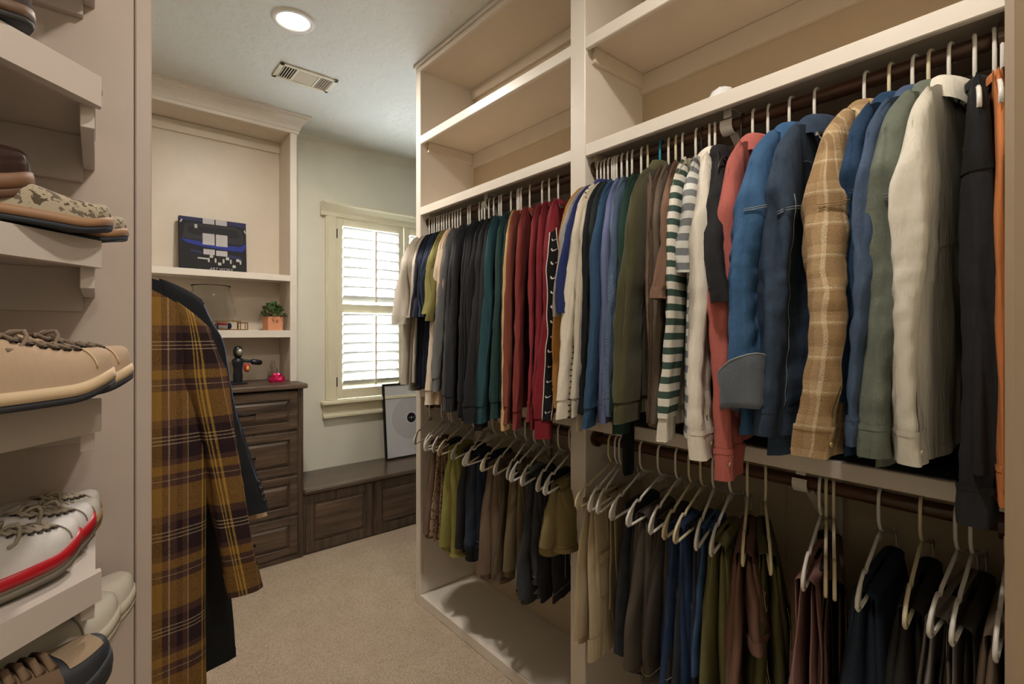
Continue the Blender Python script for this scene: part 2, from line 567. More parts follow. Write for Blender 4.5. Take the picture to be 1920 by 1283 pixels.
wb('back_panel', M_INNER, XBK - .008, XBK + .03, UY0, UY1, 0, CEIL, b=0)
bays = ((UY0, 1.118), (1.174, 2.225))
for (a, b_) in bays:
    wb('base_shelf', M_FACE, XW + .004, XBK - .008, a, b_, .032, .050)
    for (z0, z1) in ((1.068, 1.108), (1.995, 2.037), (2.361, 2.404)):
        wb('shelf', M_PAINT, XW + .006, XBK - .008, a, b_, z1 - .024, z1 - .001, b=.001)
        wb('shelf_edge', M_FACE, XW - .010, XW + .008, a, b_, z0, z1)
        wb('cleat', M_PAINT, XBK - .026, XBK - .008, a, b_, z0 - .055, z1 - .025, b=.001)
    for (z0) in (2.361, 1.995):
        wb('side_cleat', M_PAINT, XW + .03, XBK - .026, b_ - .016, b_, z0 - .035, z0 + .018, b=.001)
    wb('top_panel', M_PAINT, XW + .006, XBK - .008, a, b_, TOP, CEIL - .001, b=.001)
    wb('cleat', M_PAINT, XBK - .026, XBK - .008, a, b_, TOP - .055, TOP, b=.001)
wb('base_board', M_FACE, XW - .010, XW + .004, UY0, UY1, 0, .050)
wb('top_rail', M_FACE, XW - .014, XW + .006, UY0, UY1 + .002, 2.735, CEIL - .0005)
wb('top_bead', M_FACE, XW - .026, XW - .014, UY0, UY1 + .014, 2.757, CEIL - .0005, b=.004)
# hatch on the closet back low down
wb('hatch', M_INNER, XBK - .014, XBK - .008, .60, .80, .70, .98, b=.002)
wb('hatch', M_FACE, XBK - .014, XBK - .008, 2.06, 2.20, .50, .98, b=.002)

# rods
M_ROD = wood('rod_wood', (34, 18, 10), (96, 60, 36), 'y', .35, 1.6)
M_WHITE = plain('white_enamel', (214, 208, 200), .4)
XRO = 1.33
ZU, ZL = 1.965, 1.030
def rod(y0, y1, z, label):
    r = empty('closet_rod', (XRO, (y0 + y1) / 2, z), label=label, cat='clothes rod', group=None)
    h = (y1 - y0) / 2
    n = 14
    o = MB().tube([(0, -h + i * 2 * h / n, 0) for i in range(n + 1)], .0165, 14).build('pole', M_ROD, r, True)
    for s in (-1, 1):
        mb = MB().tube([(0, s * h, 0), (0, s * (h - .012), 0)], .029, 18); mb.build('rosette', M_ROD, r)
rod(1.176, 2.223, ZU, 'upper brown wooden rod of the farther bay holding many shirts')
rod(UY0 + .002, 1.116, ZU, 'upper brown wooden rod of the nearer bay holding jackets and shirts')
rod(1.176, 2.223, ZL, 'lower brown wooden rod of the farther bay holding folded trousers')
rod(UY0 + .002, 1.116, ZL, 'lower brown wooden rod of the nearer bay holding folded trousers')
def bracket(y, zr, ztop, label):
    r = empty('rod_bracket', (XRO, y, zr), label=label, cat='bracket')
    w = .011
    zt = ztop - zr
    mb = MB(); mb.box(-.012, .262, -w, w, zt - .005, zt, b=.001); mb.build('top_arm', M_WHITE, r)
    mb = MB(); mb.box(-.014, -.009, -w, w, .019, zt, b=.001); mb.build('hanger_strap', M_WHITE, r)
    arc = [(-.0215 * math.cos(a), -.0215 * math.sin(a)) for a in np.linspace(-.5, PI * .75, 10)]
    arc2 = [(-.0245 * math.cos(a), -.0245 * math.sin(a)) for a in np.linspace(-.5, PI * .75, 10)]
    MB().prism(arc + arc2[::-1], 'y', -w * 1.5, w * 1.5).build('cradle', M_WHITE, r)
    mb = MB()
    mb.prism([(.02, -.012), (.262, -.225), (.262, -.21), (.026, -.001)], 'y', -w, w); mb.build('strut', M_WHITE, r)
    mb = MB(); mb.box(.262, .267, -w, w, -.26, zt, b=.001); mb.build('wall_strap', M_WHITE, r)
bracket(y_at(1368, XRO), ZU, 2.012, 'white metal rod bracket under the nearer upper shelf behind the red shirt')
bracket(y_at(915, XRO), ZU, 2.012, 'white metal rod bracket under the farther upper shelf behind the black sweatshirts')
bracket(1.62, ZL, 1.083, 'white metal rod bracket under the farther lower shelf above the folded trousers')
bracket(.46, ZL, 1.083, 'white metal rod bracket under the nearer lower shelf above the folded trousers')

# ================================================================ SHOE SHELVES (left)
YW1 = 1.39
unit = empty('shoe_shelf_unit', (0, YW1, 0), label='cream corner shoe shelves with angled fronts against a tall side panel', cat='shelves')
M_SHOESH = paint('shoe_shelf_paint', (198, 186, 177), .45, .10, 9)
M_SIDE = paint('side_panel_paint', (192, 176, 165), .45, .08, 7)
box('side_panel', M_SIDE, unit, -.5, .066, 0, .045, 0, CEIL - .001)
box('edge_stile', M_SIDE, unit, .067, .098, -.006, .05, 0, CEIL - .001, b=.003)
LW = -0.5
def shoe_shelf(zt, zb):
    L = -LW
    # outline: wall corner, panel end, short square end, then the 45 degree front down to the left wall
    dep = .30
    out = [(LW, 0), (0, 0), (0, -dep), (LW, -dep - L)]
    MB().prism([(x, y) for x, y in out], 'z', zt - .02, zt).build('shelf_board', M_SHOESH, unit)
    n = .7071
    t = .020
    f = [(-.012, -dep + .0), (.006, -dep + .006), (.008, -dep - .004), (LW, -dep - .512), (LW, -dep - .512 + t * 1.41)]
    f = [(0.006, -dep + .012), (.008, -dep - .004), (LW, -dep + LW - .012), (LW, -dep + LW + .018), (-.014, -dep + .004)]
    MB().prism(f, 'z', zb, zt + .001).build('front_edge', M_SHOESH, unit)
    box('end_cleat', M_SHOESH, unit, -.020, -.001, -dep + .012, -.001, zb - .035, zt - .02, b=.001)
    box('back_cleat', M_SHOESH, unit, LW, -.020, -.020, -.001, zb - .065, zt - .02, b=.001)
SHZ = [(2.19, 2.13), (1.831, 1.781), (1.5525, 1.508), (1.286, 1.231), (.993, .945), (.80, .752)]
for zt, zb in SHZ: shoe_shelf(zt, zb)

# ================================================================ BOOKCASE + DRESSER + BENCH (far)
YF = 3.33
XB = .993
bc = empty('bookcase', (0, YF, 1.08), label='cream built-in bookcase with crown moulding above the dark dresser', cat='bookcase')
def bb(name, m, x0, x1, y0, y1, z0, z1, b=.0015):
    return MB().box(x0, x1, y0 - YF, y1 - YF, z0 - 1.08, z1 - 1.08, b=b).build(name, m, bc)
bb('side_panel', M_PAINT, .958, XB - .002, YF + .01, YB, 1.08, CEIL)
bb('side_panel', M_PAINT, -.5, -.46, YF + .01, YB, 1.08, CEIL)
bb('face_stile', M_FACE, .953, XB, YF - .008, YF + .012, 1.08, 2.69)
bb('face_stile', M_FACE, -.5, -.44, YF - .008, YF + .012, 1.08, 2.69)
bb('back_panel', M_PAINT, -.46, .958, YB - .012, YB - .002, 1.08, CEIL)
bb('header', M_FACE, -.5, XB, YF - .008, YF + .012, 2.685, CEIL)
bb('top_panel', M_PAINT, -.46, .958, YF + .012, YB - .01, 2.682, 2.70)
for zt, zb in ((1.761, 1.722), (1.408, 1.363)):
    bb('shelf', M_FACE, -.46, .957, YF + .006, YB - .012, zb + .008, zt, b=.001)
    bb('shelf_edge', M_FACE, -.44, .955, YF - .008, YF + .006, zb, zt)
for z0 in (2.61, 1.25):
    bb('back_cleat', M_PAINT, -.46, .957, YB - .03, YB - .012, z0, z0 + .07 if z0 > 2 else z0 - .17 + .17 + .005)
bb('back_board', M_PAINT, -.46, .957, YB - .03, YB - .012, 1.08, 1.25)
# crown moulding mitred round the corner
prof = [(0.0, 2.672), (.012, 2.674), (.016, 2.690), (.022, 2.694), (.030, 2.712), (.046, 2.735), (.066, 2.748), (.078, 2.752), (.082, 2.764), (.098, 2.766), (.100, CEIL - .001), (0, CEIL - .001)]
path = lambda o: [(-.5, YF - .008 - o), (XB + o * .62, YF - .008 - o), (XB + o * .62, YB)]
V = []; F = []
for (o, z) in prof:
    for (x, y) in path(o): V.append((x, y - YF, z - 1.08))
k = len(prof)
for i in range(k):
    j = (i + 1) % k
    for s in range(2): F.append((i * 3 + s, i * 3 + s + 1, j * 3 + s + 1, j * 3 + s))
mesh('crown_moulding', V, F, M_FACE, bc)

M_WOODH = wood('dresser_wood_across', (46, 35, 28), (112, 92, 76), 'x')
M_WOODV = wood('dresser_wood_upright', (44, 34, 27), (102, 84, 70), 'z')
M_WOODT = wood('bench_top_wood', (66, 52, 42), (104, 88, 74), 'x', .22)
dr = empty('dresser', (.98, 3.17, 0), label='dark stained wooden dresser with raised panel drawers under the bookcase', cat='dresser')
def db(name, m, x0, x1, y0, y1, z0, z1, par=None, b=.002):
    o = MB().box(x0 - .98, x1 - .98, y0 - 3.17, y1 - 3.17, z0, z1, b=b).build(name, m, par or dr)
    return o
db('carcass', M_WOODV, -.49, .975, 3.170, YB - .001, .0, 1.048)
db('corner_post', M_WOODV, .955, .985, 3.165, 3.19, 0, 1.048)
db('top', M_WOODH, -.49, 1.005, 3.135, YB - .001, 1.050, 1.079, b=.006)
db('plinth', M_WOODH, -.49, .955, 3.165, 3.185, 0, .030)
db('top_rail', M_WOODH, -.49, .955, 3.17, 3.185, 1.035, 1.050)
def raised(name, m, par, x0, x1, yf, z0, z1, ox, oz, inset=.05):
    """frame and raised centre panel with sloping fields"""
    fr = MB()
    fr.box(x0 + inset - ox, x1 - inset - ox, yf + .001 - oz, yf + .018 - oz, z0, z0 + inset, b=.002)
    fr.box(x0 + inset - ox, x1 - inset - ox, yf + .001 - oz, yf + .018 - oz, z1 - inset, z1, b=.002)
    fr.box(x0 - ox, x0 + inset - ox, yf - oz, yf + .018 - oz, z0, z1, b=.003)
    fr.box(x1 - inset - ox, x1 - ox, yf - oz, yf + .018 - oz, z0, z1, b=.003)
    f = fr.build(name, m, par)
    a, b_, c, d = x0 + inset - ox, x1 - inset - ox, z0 + inset, z1 - inset
    s = .022
    yb, yt = yf + .014 - oz, yf + .001 - oz
    V = [(a, yb, c), (b_, yb, c), (b_, yb, d), (a, yb, d), (a + s, yt, c + s), (b_ - s, yt, c + s), (b_ - s, yt, d - s), (a + s, yt, d - s)]
    mesh('raised_panel', V, [(0, 1, 5, 4), (1, 2, 6, 5), (2, 3, 7, 6), (3, 0, 4, 7), (4, 5, 6, 7)], M_WOODH if (b_ - a) > (d - c) * 1.3 else M_WOODV, f)
    return f
M_PULL = plain('black_pull', (30, 26, 24), .4, .7)
for (x0, x1) in ((.385, .948), (-.23, .345)):
    for (z0, z1) in ((.803, 1.030), (.533, .786), (.285, .515), (.036, .268)):
        f = raised('drawer', M_WOODH, dr, x0, x1, 3.158, z0, z1, .98, 3.17, .045)
        xm = (x0 + x1) / 2 - .98
        zc = (z0 + z1) / 2
        MB().tube([(xm - .045, -.013, zc), (xm - .04, -.03, zc), (xm + .04, -.03, zc), (xm + .045, -.013, zc)], .005, 8).build('pull', M_PULL, f, True)
be = empty('window_bench', (2, 3.17, 0), label='low dark wooden window bench with panelled doors under the window', cat='bench')
def eb(name, m, x0, x1, y0, y1, z0, z1, par=None, b=.003):
    return MB().box(x0 - 2, x1 - 2, y0 - 3.17, y1 - 3.17, z0, z1, b=b).build(name, m, par or be)
eb('carcass', M_WOODV, .990, XR - .002, 3.180, YB - .001, 0, .379)
eb('bench_top', M_WOODT, .988, XR - .002, 3.145, YB - .001, .380, .410, b=.008)
for i in range(4):
    x0 = 1.0 + i * .458
    raised('door_panel', M_WOODV, be, x0, x0 + .446, 3.172, .012, .372, 2, 3.17, .055)
# ================================================================ HANGERS
M_HANG = plain('hanger_plastic', (222, 216, 208), .32)
M_HANG_OLD = plain('hanger_ivory_plastic', (214, 200, 168), .35)
M_TEAL = plain('hanger_teal_plastic', (10, 132, 168), .35)
M_BLK = plain('hanger_black', (22, 20, 20), .4)
HANGER_MESH = {}
def hook_pts(dz=0):
    pts = [(.021 * math.cos(a), 0, .021 * math.sin(a) + .0005) for a in np.linspace(-.55, PI, 11)]
    pts += [(-.0215, 0, -.025), (-.0200, 0, -.045 - dz), (-.010, 0, -.060 - dz), (0, 0, -.070 - dz), (0, 0, -.078 - dz)]
    return pts
def frame_pts(s):
    return [(0, 0, -.072), (s * .03, 0, -.080), (s * .075, 0, -.094), (s * .125, 0, -.108), (s * .137, 0, -.117), (s * .146, 0, -.116), (s * .152, 0, -.110), (s * .168, 0, -.116), (s * .195, 0, -.131), (s * .211, 0, -.147),
            (s * .213, 0, -.161), (s * .204, 0, -.170), (s * .188, 0, -.1715)]
def build_hanger(name, m, wire=False, dz=0):
    r = .0019 if wire else .0036
    e = bpy.data.objects.new(name, None); C.objects.link(e)
    hk = MB().tube(hook_pts(dz), r, 7).build('hook', m, e, True)
    mb = MB()
    for s in (-1, 1): mb.tube(frame_pts(s), r, 7)
    fr = mb.build('shoulder_frame', m, e, True)
    br = MB().tube([(-.19, 0, -.1715), (.19, 0, -.1715)], r, 7).build('trouser_bar', m, e, True)
    if not wire:
        mb = MB()
        mb.prism([(-.045, -.084), (0, -.075), (.045, -.084), (.03, -.089), (0, -.092), (-.03, -.089)], 'y', -.0012, .0012)
        mb.build('neck_web', m, e)
        for s in (-1, 1):
            mb = MB()
            o = [(s * .158, -.114), (s * .195, -.131), (s * .211, -.147), (s * .213, -.161), (s * .204, -.170), (s * .182, -.1715), (s * .183, -.150), (s * .172, -.130)]
            mb.prism(o, 'y', -.0012, .0012)
            mb.build('end_web', m, e)
    if dz:
        for ch in e.children:
            if not ch.name.startswith('hook'): ch.data.transform(Matrix.Translation((0, 0, -dz)))
    return e
def hanger(y, z, yaw, label, style='white', group=None):
    key = style + ('_long' if z > 1.3 else '')
    m = {'white': M_HANG, 'ivory': M_HANG_OLD, 'teal': M_TEAL, 'black': M_BLK}[style]
    if key not in HANGER_MESH:
        e = build_hanger('clothes_hanger', m, style == 'black', .020 if z > 1.3 else 0)
        HANGER_MESH[key] = e
    else:
        src = HANGER_MESH[key]
        e = src.copy(); C.objects.link(e)
        for ch in src.children:
            c = ch.copy(); C.objects.link(c); c.parent = e
    e.location = (XRO, y, z); e.rotation_euler = (0, 0, yaw)
    e.scale = (.93, 1, 1) if z > 1.3 else (1, 1, 1)
    T(e, label, 'hanger', group)
    return e

# ================================================================ GARMENTS
def wr(rng, n, ku, kv):
    """random smooth wave field over two coordinates"""
    P = [(rng.uniform(.4, 1) * ku, rng.uniform(-1, 1) * kv, rng.uniform(0, 6.28), rng.uniform(.4, 1)) for _ in range(n)]
    tot = sum(p[3] for p in P)
    return lambda u, v: sum(p[3] * np.sin(p[0] * u + p[1] * v + p[2]) for p in P) / tot
def smooth(a, b, x):
    t = np.clip((x - a) / (b - a), 0, 1)
    return t * t * (3 - 2 * t)

class Garment:
    """A hanging top. Local frame: x along the hanger (-x towards the aisle), y thickness, z up, origin on the rod axis."""
    def __init__(g, seed, mat, half=.224, shz=-.192, neckz=-.088, hem=-.842, hemw=.262, t=.016, sl=-.875, sw=.074, cuffw=.052, flare=.085, st=None, yaw=0, res=1.0,
                 folds=1.0, sleeve_mat=None, dy=0.0, y0=0.0, short=False, shp=2.1):
        g.__dict__.update(locals())
        g.rng = random.Random(seed)
        g.st = st if st is not None else t * 1.25
        g.f1 = wr(g.rng, 4, 15, 2.0); g.f2 = wr(g.rng, 4, 9, 9); g.f3 = wr(g.rng, 3, 2.2, 7)
        g.f4 = wr(g.rng, 3, 4, 42)
    # --- torso surface
    def torso(g, s, a, side):
        """s 0 (shoulder) .. 1 (hem); a -1..1 across; side +1 / -1 (numpy arrays)"""
        W = g.half * 1.0 + (g.hemw - g.half) * smooth(0.0, 1.0, s) - .012 * np.sin(PI * np.clip(s, 0, 1)) 
        x = a * W
        ax = np.abs(a) * g.half
        zs = np.where(ax < .068, g.neckz - .002 - .012 * (1 - (ax / .068) ** 2), g.neckz + (g.shz - g.neckz) * np.clip((ax - .068) / (g.half - .068), 0, 1) ** g.shp)
        ze = g.hem + .012 * g.f3(a * 3, 0)
        z = zs * (1 - s) + ze * s
        T_ = (.0056 + max(0, g.t - .0056) * np.minimum(1, 3.5 * s)) * (1 - np.abs(a) ** 9 * .9)
        amp = g.t * .55 * g.folds * smooth(.05, .8, s)
        y = side * T_ + amp * g.f1(a, s * 2) + .25 * amp * g.f2(a * 2, s * 3)
        return np.stack([x, y + g.y0, z], -1)
    def torso_grid(g, s0, s1, rows, cols, grow=0.0):
        s = np.linspace(s0, s1, rows)[:, None]
        a = np.concatenate([np.linspace(-1, 1, cols), np.linspace(1, -1, cols)[1:-1]])[None, :]
        sd = np.concatenate([-np.ones(cols), np.ones(cols - 2)])[None, :]
        sd[0, 0] = 0; sd[0, cols - 1] = 0
        P = g.torso(s + 0 * a, a + 0 * s, sd + 0 * s)
        if grow: P[..., 1] += sd * grow; P[..., 0] += np.sign(a) * grow * (np.abs(a) > .9)
        uv = np.stack([P[..., 0] + (sd > 0) * .0, P[..., 2]], -1)
        return P, uv
    # --- sleeve surface (k=-1 aisle side, +1 back side)
    def sleeve(g, s, phi, k=-1, grow=0.0):
        L = g.shz + .010 - g.sl
        top = g.shz + .010
        xo = g.half - .006 + .026 * smooth(0, .15, s) ** .8 + g.flare * s ** 1.15
        wtop = g.sw * (.72 + .28 * smooth(0, .16, s))
        w = wtop + (g.cuffw - g.sw) * smooth(.1, 1, s)
        cx = xo - w
        z = top - L * s
        ty = np.minimum(.0075, g.st) + (g.st - np.minimum(.0075, g.st)) * np.clip(s / .20, 0, 1) ** .7
        ty = ty * (1 - .22 * s) * np.clip(s / .02, 0, 1) ** .5
        cs, sn = np.cos(phi), np.sin(phi)
        u1, u2 = 1.6 * sn, 1.6 * cs
        e = .72
        px = cx + (w + grow) * np.sign(cs) * np.abs(cs) ** e * (-1 if k < 0 else -1) * -1
        py = (ty + grow) * np.sign(sn) * np.abs(sn) ** e
        f = g.folds * smooth(.06, .3, s)
        rg = np.random.RandomState(int(g.seed) % 9999 + (5 if k > 0 else 0)); q = rg.uniform(0, 6.28, 8)
        lobe = f * (.15 * np.sin(2 * phi + q[0] + 3.1 * s) + .10 * np.sin(3 * phi + q[1] - 5 * s) + .05 * np.sin(5 * phi + q[2] + 6 * s))
        ridge = lambda z_: 1 - np.abs(np.sin(z_)) ** .7
        elb = np.exp(-((s - .48) / .16) ** 2) + .7 * np.exp(-((s - .86) / .07) ** 2) + .5 * np.exp(-((s - .14) / .06) ** 2)
        cre = f * elb * (.0024 * ridge(34 * s + 2.0 * np.sin(phi + q[3]) + q[4]) + .0020 * ridge(58 * s - 1.6 * np.sin(phi + q[5])))
        gsc = min(1.0, g.st / .022)
        px = px + (px - cx) * lobe + gsc * cre * cs
        py = py + py * lobe * 1.3 + gsc * cre * np.sign(sn) * np.abs(sn)
        py = py + f * (.0030 * g.f4(u1, s * 1.6) + g.st * .22 * g.f2(.35 * u2, s * .5 + k)) + g.dy * s * (1 if k < 0 else .3)
        px = px + gsc * f * .005 * g.f3(.4 * u1, s * 1.2 + k) + (.004 + .006 * gsc) * f * g.f3(0, s * .5 + 2 * k)
        # a soft bend at the elbow
        py = py + g.st * .3 * np.sin(s * 5 + g.seed) * smooth(.2, .6, s)
        ax = np.abs(px)
        zsh = np.where(ax < g.half, g.neckz + (g.shz - g.neckz) * np.clip((ax - .068) / (g.half - .068), 0, 1) ** g.shp, g.shz - (ax - g.half) * 1.1) + .0060
        blend = 1 - smooth(0, .20, s)
        z = z + (zsh - (g.shz + .010)) * blend
        return np.stack([px * k, py + g.y0, z + 0 * px], -1)
    def sleeve_grid(g, s0, s1, rows, cols, k=-1, grow=0.0, shrink=1.0):
        s = np.linspace(s0, s1, rows)[:, None]
        phi = np.linspace(0, 2 * PI, cols, endpoint=False)[None, :]
        P = g.sleeve(s + 0 * phi, phi + 0 * s, k, grow)
        if shrink != 1.0:
            c = P.mean(axis=1, keepdims=True)
            P = c + (P - c) * shrink
            P[..., 2] = g.sleeve(s + 0 * phi, phi + 0 * s, k, grow)[..., 2]
        W = g.sw
        # u unrolled and centred on the visible (-y) face
        u = -np.cos(phi) * np.where(np.sin(phi) < 0, 1, -1) * W + np.where(np.sin(phi) < 0, 0, .3)
        uv = np.stack([u + 0 * s, P[..., 2]], -1)
        return P, uv

def build_top(name, label, cat, group, y, z, yaw, g, style='sweat', cuff_mat=None, collar_mat=None, x=None, front=1, tip=True, collar=True, buttons=None, seam=None, extras=None, sleeves=(-1, 1)):
    e = empty(name, (XRO if x is None else x, y, z), yaw, label, cat, group)
    res = g.res
    m = g.mat
    sm = g.sleeve_mat or m
    cm = cuff_mat or sm
    rows, cols = int(26 * res), int(17 * res)
    rib = style in ('sweat', 'rugby')
    s1 = .93 if rib else 1.0
    P, uv = g.torso_grid(0, s1, rows, cols)
    grid('body', P, m, e, True, uv)
    if rib:
        P, uv = g.torso_grid(.925, 1.0, 5, cols, -.0015 if g.t < .012 else -.003)
        grid('hem_band', P, cm if style == 'sweat' else m, e, True, uv)
    else:
        P, uv = g.torso_grid(.975, 1.004, 3, cols, .0012)
        grid('hem', P, m, e, True, uv)
    long = not g.short
    for k in sleeves:
        ce = .915 if long else .90
        P, uv = g.sleeve_grid(0, ce if long else 1.0, int((26 if long else 12) * res), int(18 * res), k)
        so = grid('sleeve', P, sm, e, True, uv)
        if long and rib:
            P, uv = g.sleeve_grid(ce - .004, 1.0, 6, int(16 * res), k, 0, .90)
            P[0] += (P[0].mean(0) - P[0]) * .06
            grid('cuff', P, cm, e, True, uv)
        elif long:
            P, uv = g.sleeve_grid(ce - .004, 1.0, 5, int(16 * res), k, .0022)
            grid('cuff', P, cm, e, True, uv)
            P, uv = g.sleeve_grid(ce - .012, ce + .004, 3, int(16 * res), k, .0030)
            grid('cuff_seam', P, cm, e, True, uv)
        else:
            P, uv = g.sleeve_grid(.90, 1.0, 4, int(16 * res), k, .0015)
            grid('sleeve_hem', P, cm, e, True, uv)
        if k == -1:
            # dark inside of the open end
            P, uv = g.sleeve_grid(.985, 1.0, 2, int(16 * res), k, -.001, .96)
            P = np.concatenate([P[1:2], P[1:2] * 0 + P[1:2].mean(axis=1, keepdims=True) + np.array([0, 0, .02])], 0)
            grid('sleeve_lining', P, cm, e, True)
        if False:
            ph = np.linspace(-PI * .98, -.02, 14)
            Q = g.sleeve(.15 + .05 * (np.cos(ph) * .5 + .5), ph, k, .0006)
            MB().tube([tuple(q) for q in Q], .0012, 4).build('armhole_seam', sm, e, True)
        if seam is not None and k == -1:
            # armhole seam: a raised line running over the shoulder
            for off in (0.0, .008):
                ph = np.linspace(-PI * .98, -.02, 16)
                ss = .17 + off + .06 * np.cos((ph + PI / 2) * 1.0) * 0 + .05 * (np.cos(ph) * .5 + .5)
                Q = g.sleeve(ss, ph, k, .0042)
                MB().tube([tuple(q) for q in Q], .0010, 5).build('armhole_seam', seam, e, True)
            if long:
                ss = np.linspace(.16, .91, 26)
                Q = g.sleeve(ss, np.full(26, -PI * .38), k, .0018)
                MB().tube([tuple(q) for q in Q], .0006, 4).build('sleeve_seam', seam, e, True)
                Q = g.torso(np.linspace(.12, .12, 14), np.linspace(-.82, .82, 14), -np.ones(14)); Q[:, 1] -= .0012
                MB().tube([tuple(q) for q in Q], .0007, 4).build('yoke_seam', seam, e, True)
        if buttons and k == -1 and long:
            for (sb, ph) in buttons[1]:
                q = g.sleeve(np.array([sb]), np.array([ph]), k, .0035)[0]
                b = MB().lathe([(.0001, .0018), (.003, .0022), (.0052, .0016), (.0056, 0), (.005, -.001)], n=14).build('button', buttons[0], e, True)
                b.location = tuple(q); b.rotation_euler = (PI / 2, 0, 0)
            # placket slit above the cuff
            P_ = np.stack([g.sleeve(np.linspace(.78, .915, 6), np.full(6, ph), k, .0022) for ph in (-PI * .40, -PI * .32, -PI * .25)], 1)
            grid('sleeve_placket', P_, cm, e, False, np.stack([P_[..., 0], P_[..., 2]], -1))
    # neck
    colm = collar_mat or m
    if collar == 'shirt':
        th = np.linspace(.22, 2 * PI - .22, 30)
        c = np.cos(th); s_ = np.sin(th)
        rows_ = []
        for (rr, dz, kk) in ((1.0, -.012, 0), (.98, .012, 0), (.97, .022, 0), (1.05, .026, 0), (1.18, .017, 1), (1.30, -.006, 1), (1.36, -.022, 1)):
            droop = kk * .020 * np.clip(c, 0, 1) ** 3
            X = .066 * rr * s_; Y = front * (.030 + g.t * .4) * rr * c * (1.0)
            Z = g.neckz + dz - droop - .014 * np.clip(c, 0, 1)
            rows_.append(np.stack([X, Y + g.y0, Z], -1))
        P = np.stack(rows_)
        grid('collar', P, colm, e, False, np.stack([P[..., 0], P[..., 2]], -1))
    elif collar:
        th = np.linspace(0, 2 * PI, 26, endpoint=False)
        rows_ = []
        for (rr, dz) in ((1.05, -.010), (1.02, .004), (.97, .009), (.93, .003), (.95, -.010)):
            rows_.append(np.stack([.070 * rr * np.sin(th), front * (.020 + g.t * .5) * rr * np.cos(th) + g.y0, g.neckz - .004 + dz - .012 * np.clip(np.cos(th), 0, 1)], -1))
        P = np.stack(rows_)
        grid('neck_band', P, colm, e, True, np.stack([P[..., 0], P[..., 2]], -1))
    if extras: extras(e, g)
    return e

# ---------------------------------------------------------------- cloths
RGB = dict(cream=(212, 200, 182), beige=(176, 160, 142), black=(34, 33, 35), char=(52, 53, 56), navy=(36, 42, 62), navy2=(44, 54, 78), olivey=(128, 120, 60))
K = {}
def ck(key, rgb, kind='plain', rgb2=None, **kw):
    K[key] = cloth(key, rgb, kind, rgb2, **kw)
    return K[key]
ck('tee_white', (206, 196, 182)); ck('tee_greige', (150, 138, 122)); ck('tee_dark', (40, 42, 54)); ck('tee_char', (52, 54, 66)); ck('tee_navy', (34, 42, 66))
ck('tee_navy_soft', (48, 60, 86)); ck('tee_ink', (28, 34, 52)); ck('tee_slate', (58, 66, 84)); ck('tee_olive', (138, 130, 64)); ck('tee_moss', (112, 104, 48))
ck('ls_cream', (206, 188, 166)); ck('ls_peach', (204, 172, 140)); ck('sw_grey', (104, 104, 104), 'heather'); ck('sw_dkgrey', (72, 72, 76)); ck('sw_char', (54, 54, 58))
ck('sw_black', (36, 36, 39)); ck('sw_ink', (42, 44, 50)); ck('sw_soot', (30, 30, 32)); ck('sw_coal', (44, 43, 45)); ck('sw_pitch', (33, 33, 36)); ck('sw_black2', (38, 37, 40))
ck('sw_teal', (36, 74, 82)); ck('sw_green', (36, 64, 62)); ck('sw_dkgreen', (28, 52, 50)); ck('ls_sand', (206, 164, 102)); ck('sw_rust', (130, 66, 50)); ck('sw_brick', (136, 52, 46))
ck('sw_rose', (142, 38, 48)); ck('sw_crimson', (126, 22, 36)); ck('trk_crimson', (124, 18, 34)); ck('mustard', (166, 112, 34)); ck('herring', (204, 198, 190), 'herring', (44, 44, 52))
ck('polo_navy', (32, 44, 96)); ck('ladder', (206, 194, 174), 'ladder', (84, 62, 50), at=0.0); ck('sw_oat', (196, 184, 164)); ck('bk1', (34, 36, 38)); ck('bk2', (38, 46, 48))
ck('sw_blue', (42, 74, 106)); ck('ls_lav', (104, 112, 154)); ck('rib_blue', (116, 142, 176), 'rib', diag=True, ribs=150, dist=1.0); ck('knit_green', (30, 58, 48)); ck('sw_olive', (72, 68, 40), sheen=.08)
ck('cord_brown', (122, 96, 76), 'rib', ribs=90, dist=.2); ck('waffle', (104, 90, 72), 'rib', ribs=60); ck('sw_mocha', (134, 108, 90), 'heather'); ck('tee_brown', (118, 88, 68)); ck('melange', (128, 112, 96), 'herring', (70, 58, 48))
ck('rugby', (214, 208, 196), 'stripe', (60, 80, 72), period=.0355, duty=.52); ck('rugby_top', (214, 204, 188), 'vstripe', (186, 168, 132), period=.036, duty=.5)
ck('grey_stripe', (206, 206, 200), 'stripe', (118, 122, 126), period=.036, duty=.5); ck('oxford', (216, 206, 190), cs=.6); ck('polo_black', (32, 31, 34)); ck('coral', (176, 88, 78), 'heather', cs=.5)
ck('denim_bright', (50, 96, 142), 'denim', gain=.98); ck('denim_inside', (104, 114, 128), 'heather'); ck('denim_dark', (48, 66, 90), 'denim', gain=1.0); ck('denim_black', (46, 48, 54), 'denim', gain=.8)
ck('denim_ink', (26, 62, 98), 'denim', gain=1.0); ck('chambray', (70, 92, 124), 'denim', gain=1.0); ck('green_shirt', (112, 120, 106), 'denim', gain=.95); ck('cream_shirt', (214, 206, 190), cs=.8, crease=16)
ck('blazer', (38, 38, 41)); ck('leather', (24, 23, 24)); ck('orange', (196, 112, 44)); ck('black_coat', (34, 36, 40)); ck('grey_linen', (140, 130, 114))
ck('stitch', (150, 156, 158)); ck('seam_grey', (70, 92, 116)); ck('tape', (22, 22, 24)); ck('mark_white', (225, 220, 212))
TAN1, TAN2, TAN3 = (176, 148, 112), (146, 118, 84), (208, 190, 160)
ck('flannel', TAN1, 'plaid', warp=[(0, TAN1), (.42, TAN2), (.50, TAN3), (.55, TAN2), (.88, TAN1), (.94, TAN3)], weft=[(0, TAN2), (.40, TAN1), (.46, TAN3), (.52, TAN1), (.80, TAN2)], period=.056)
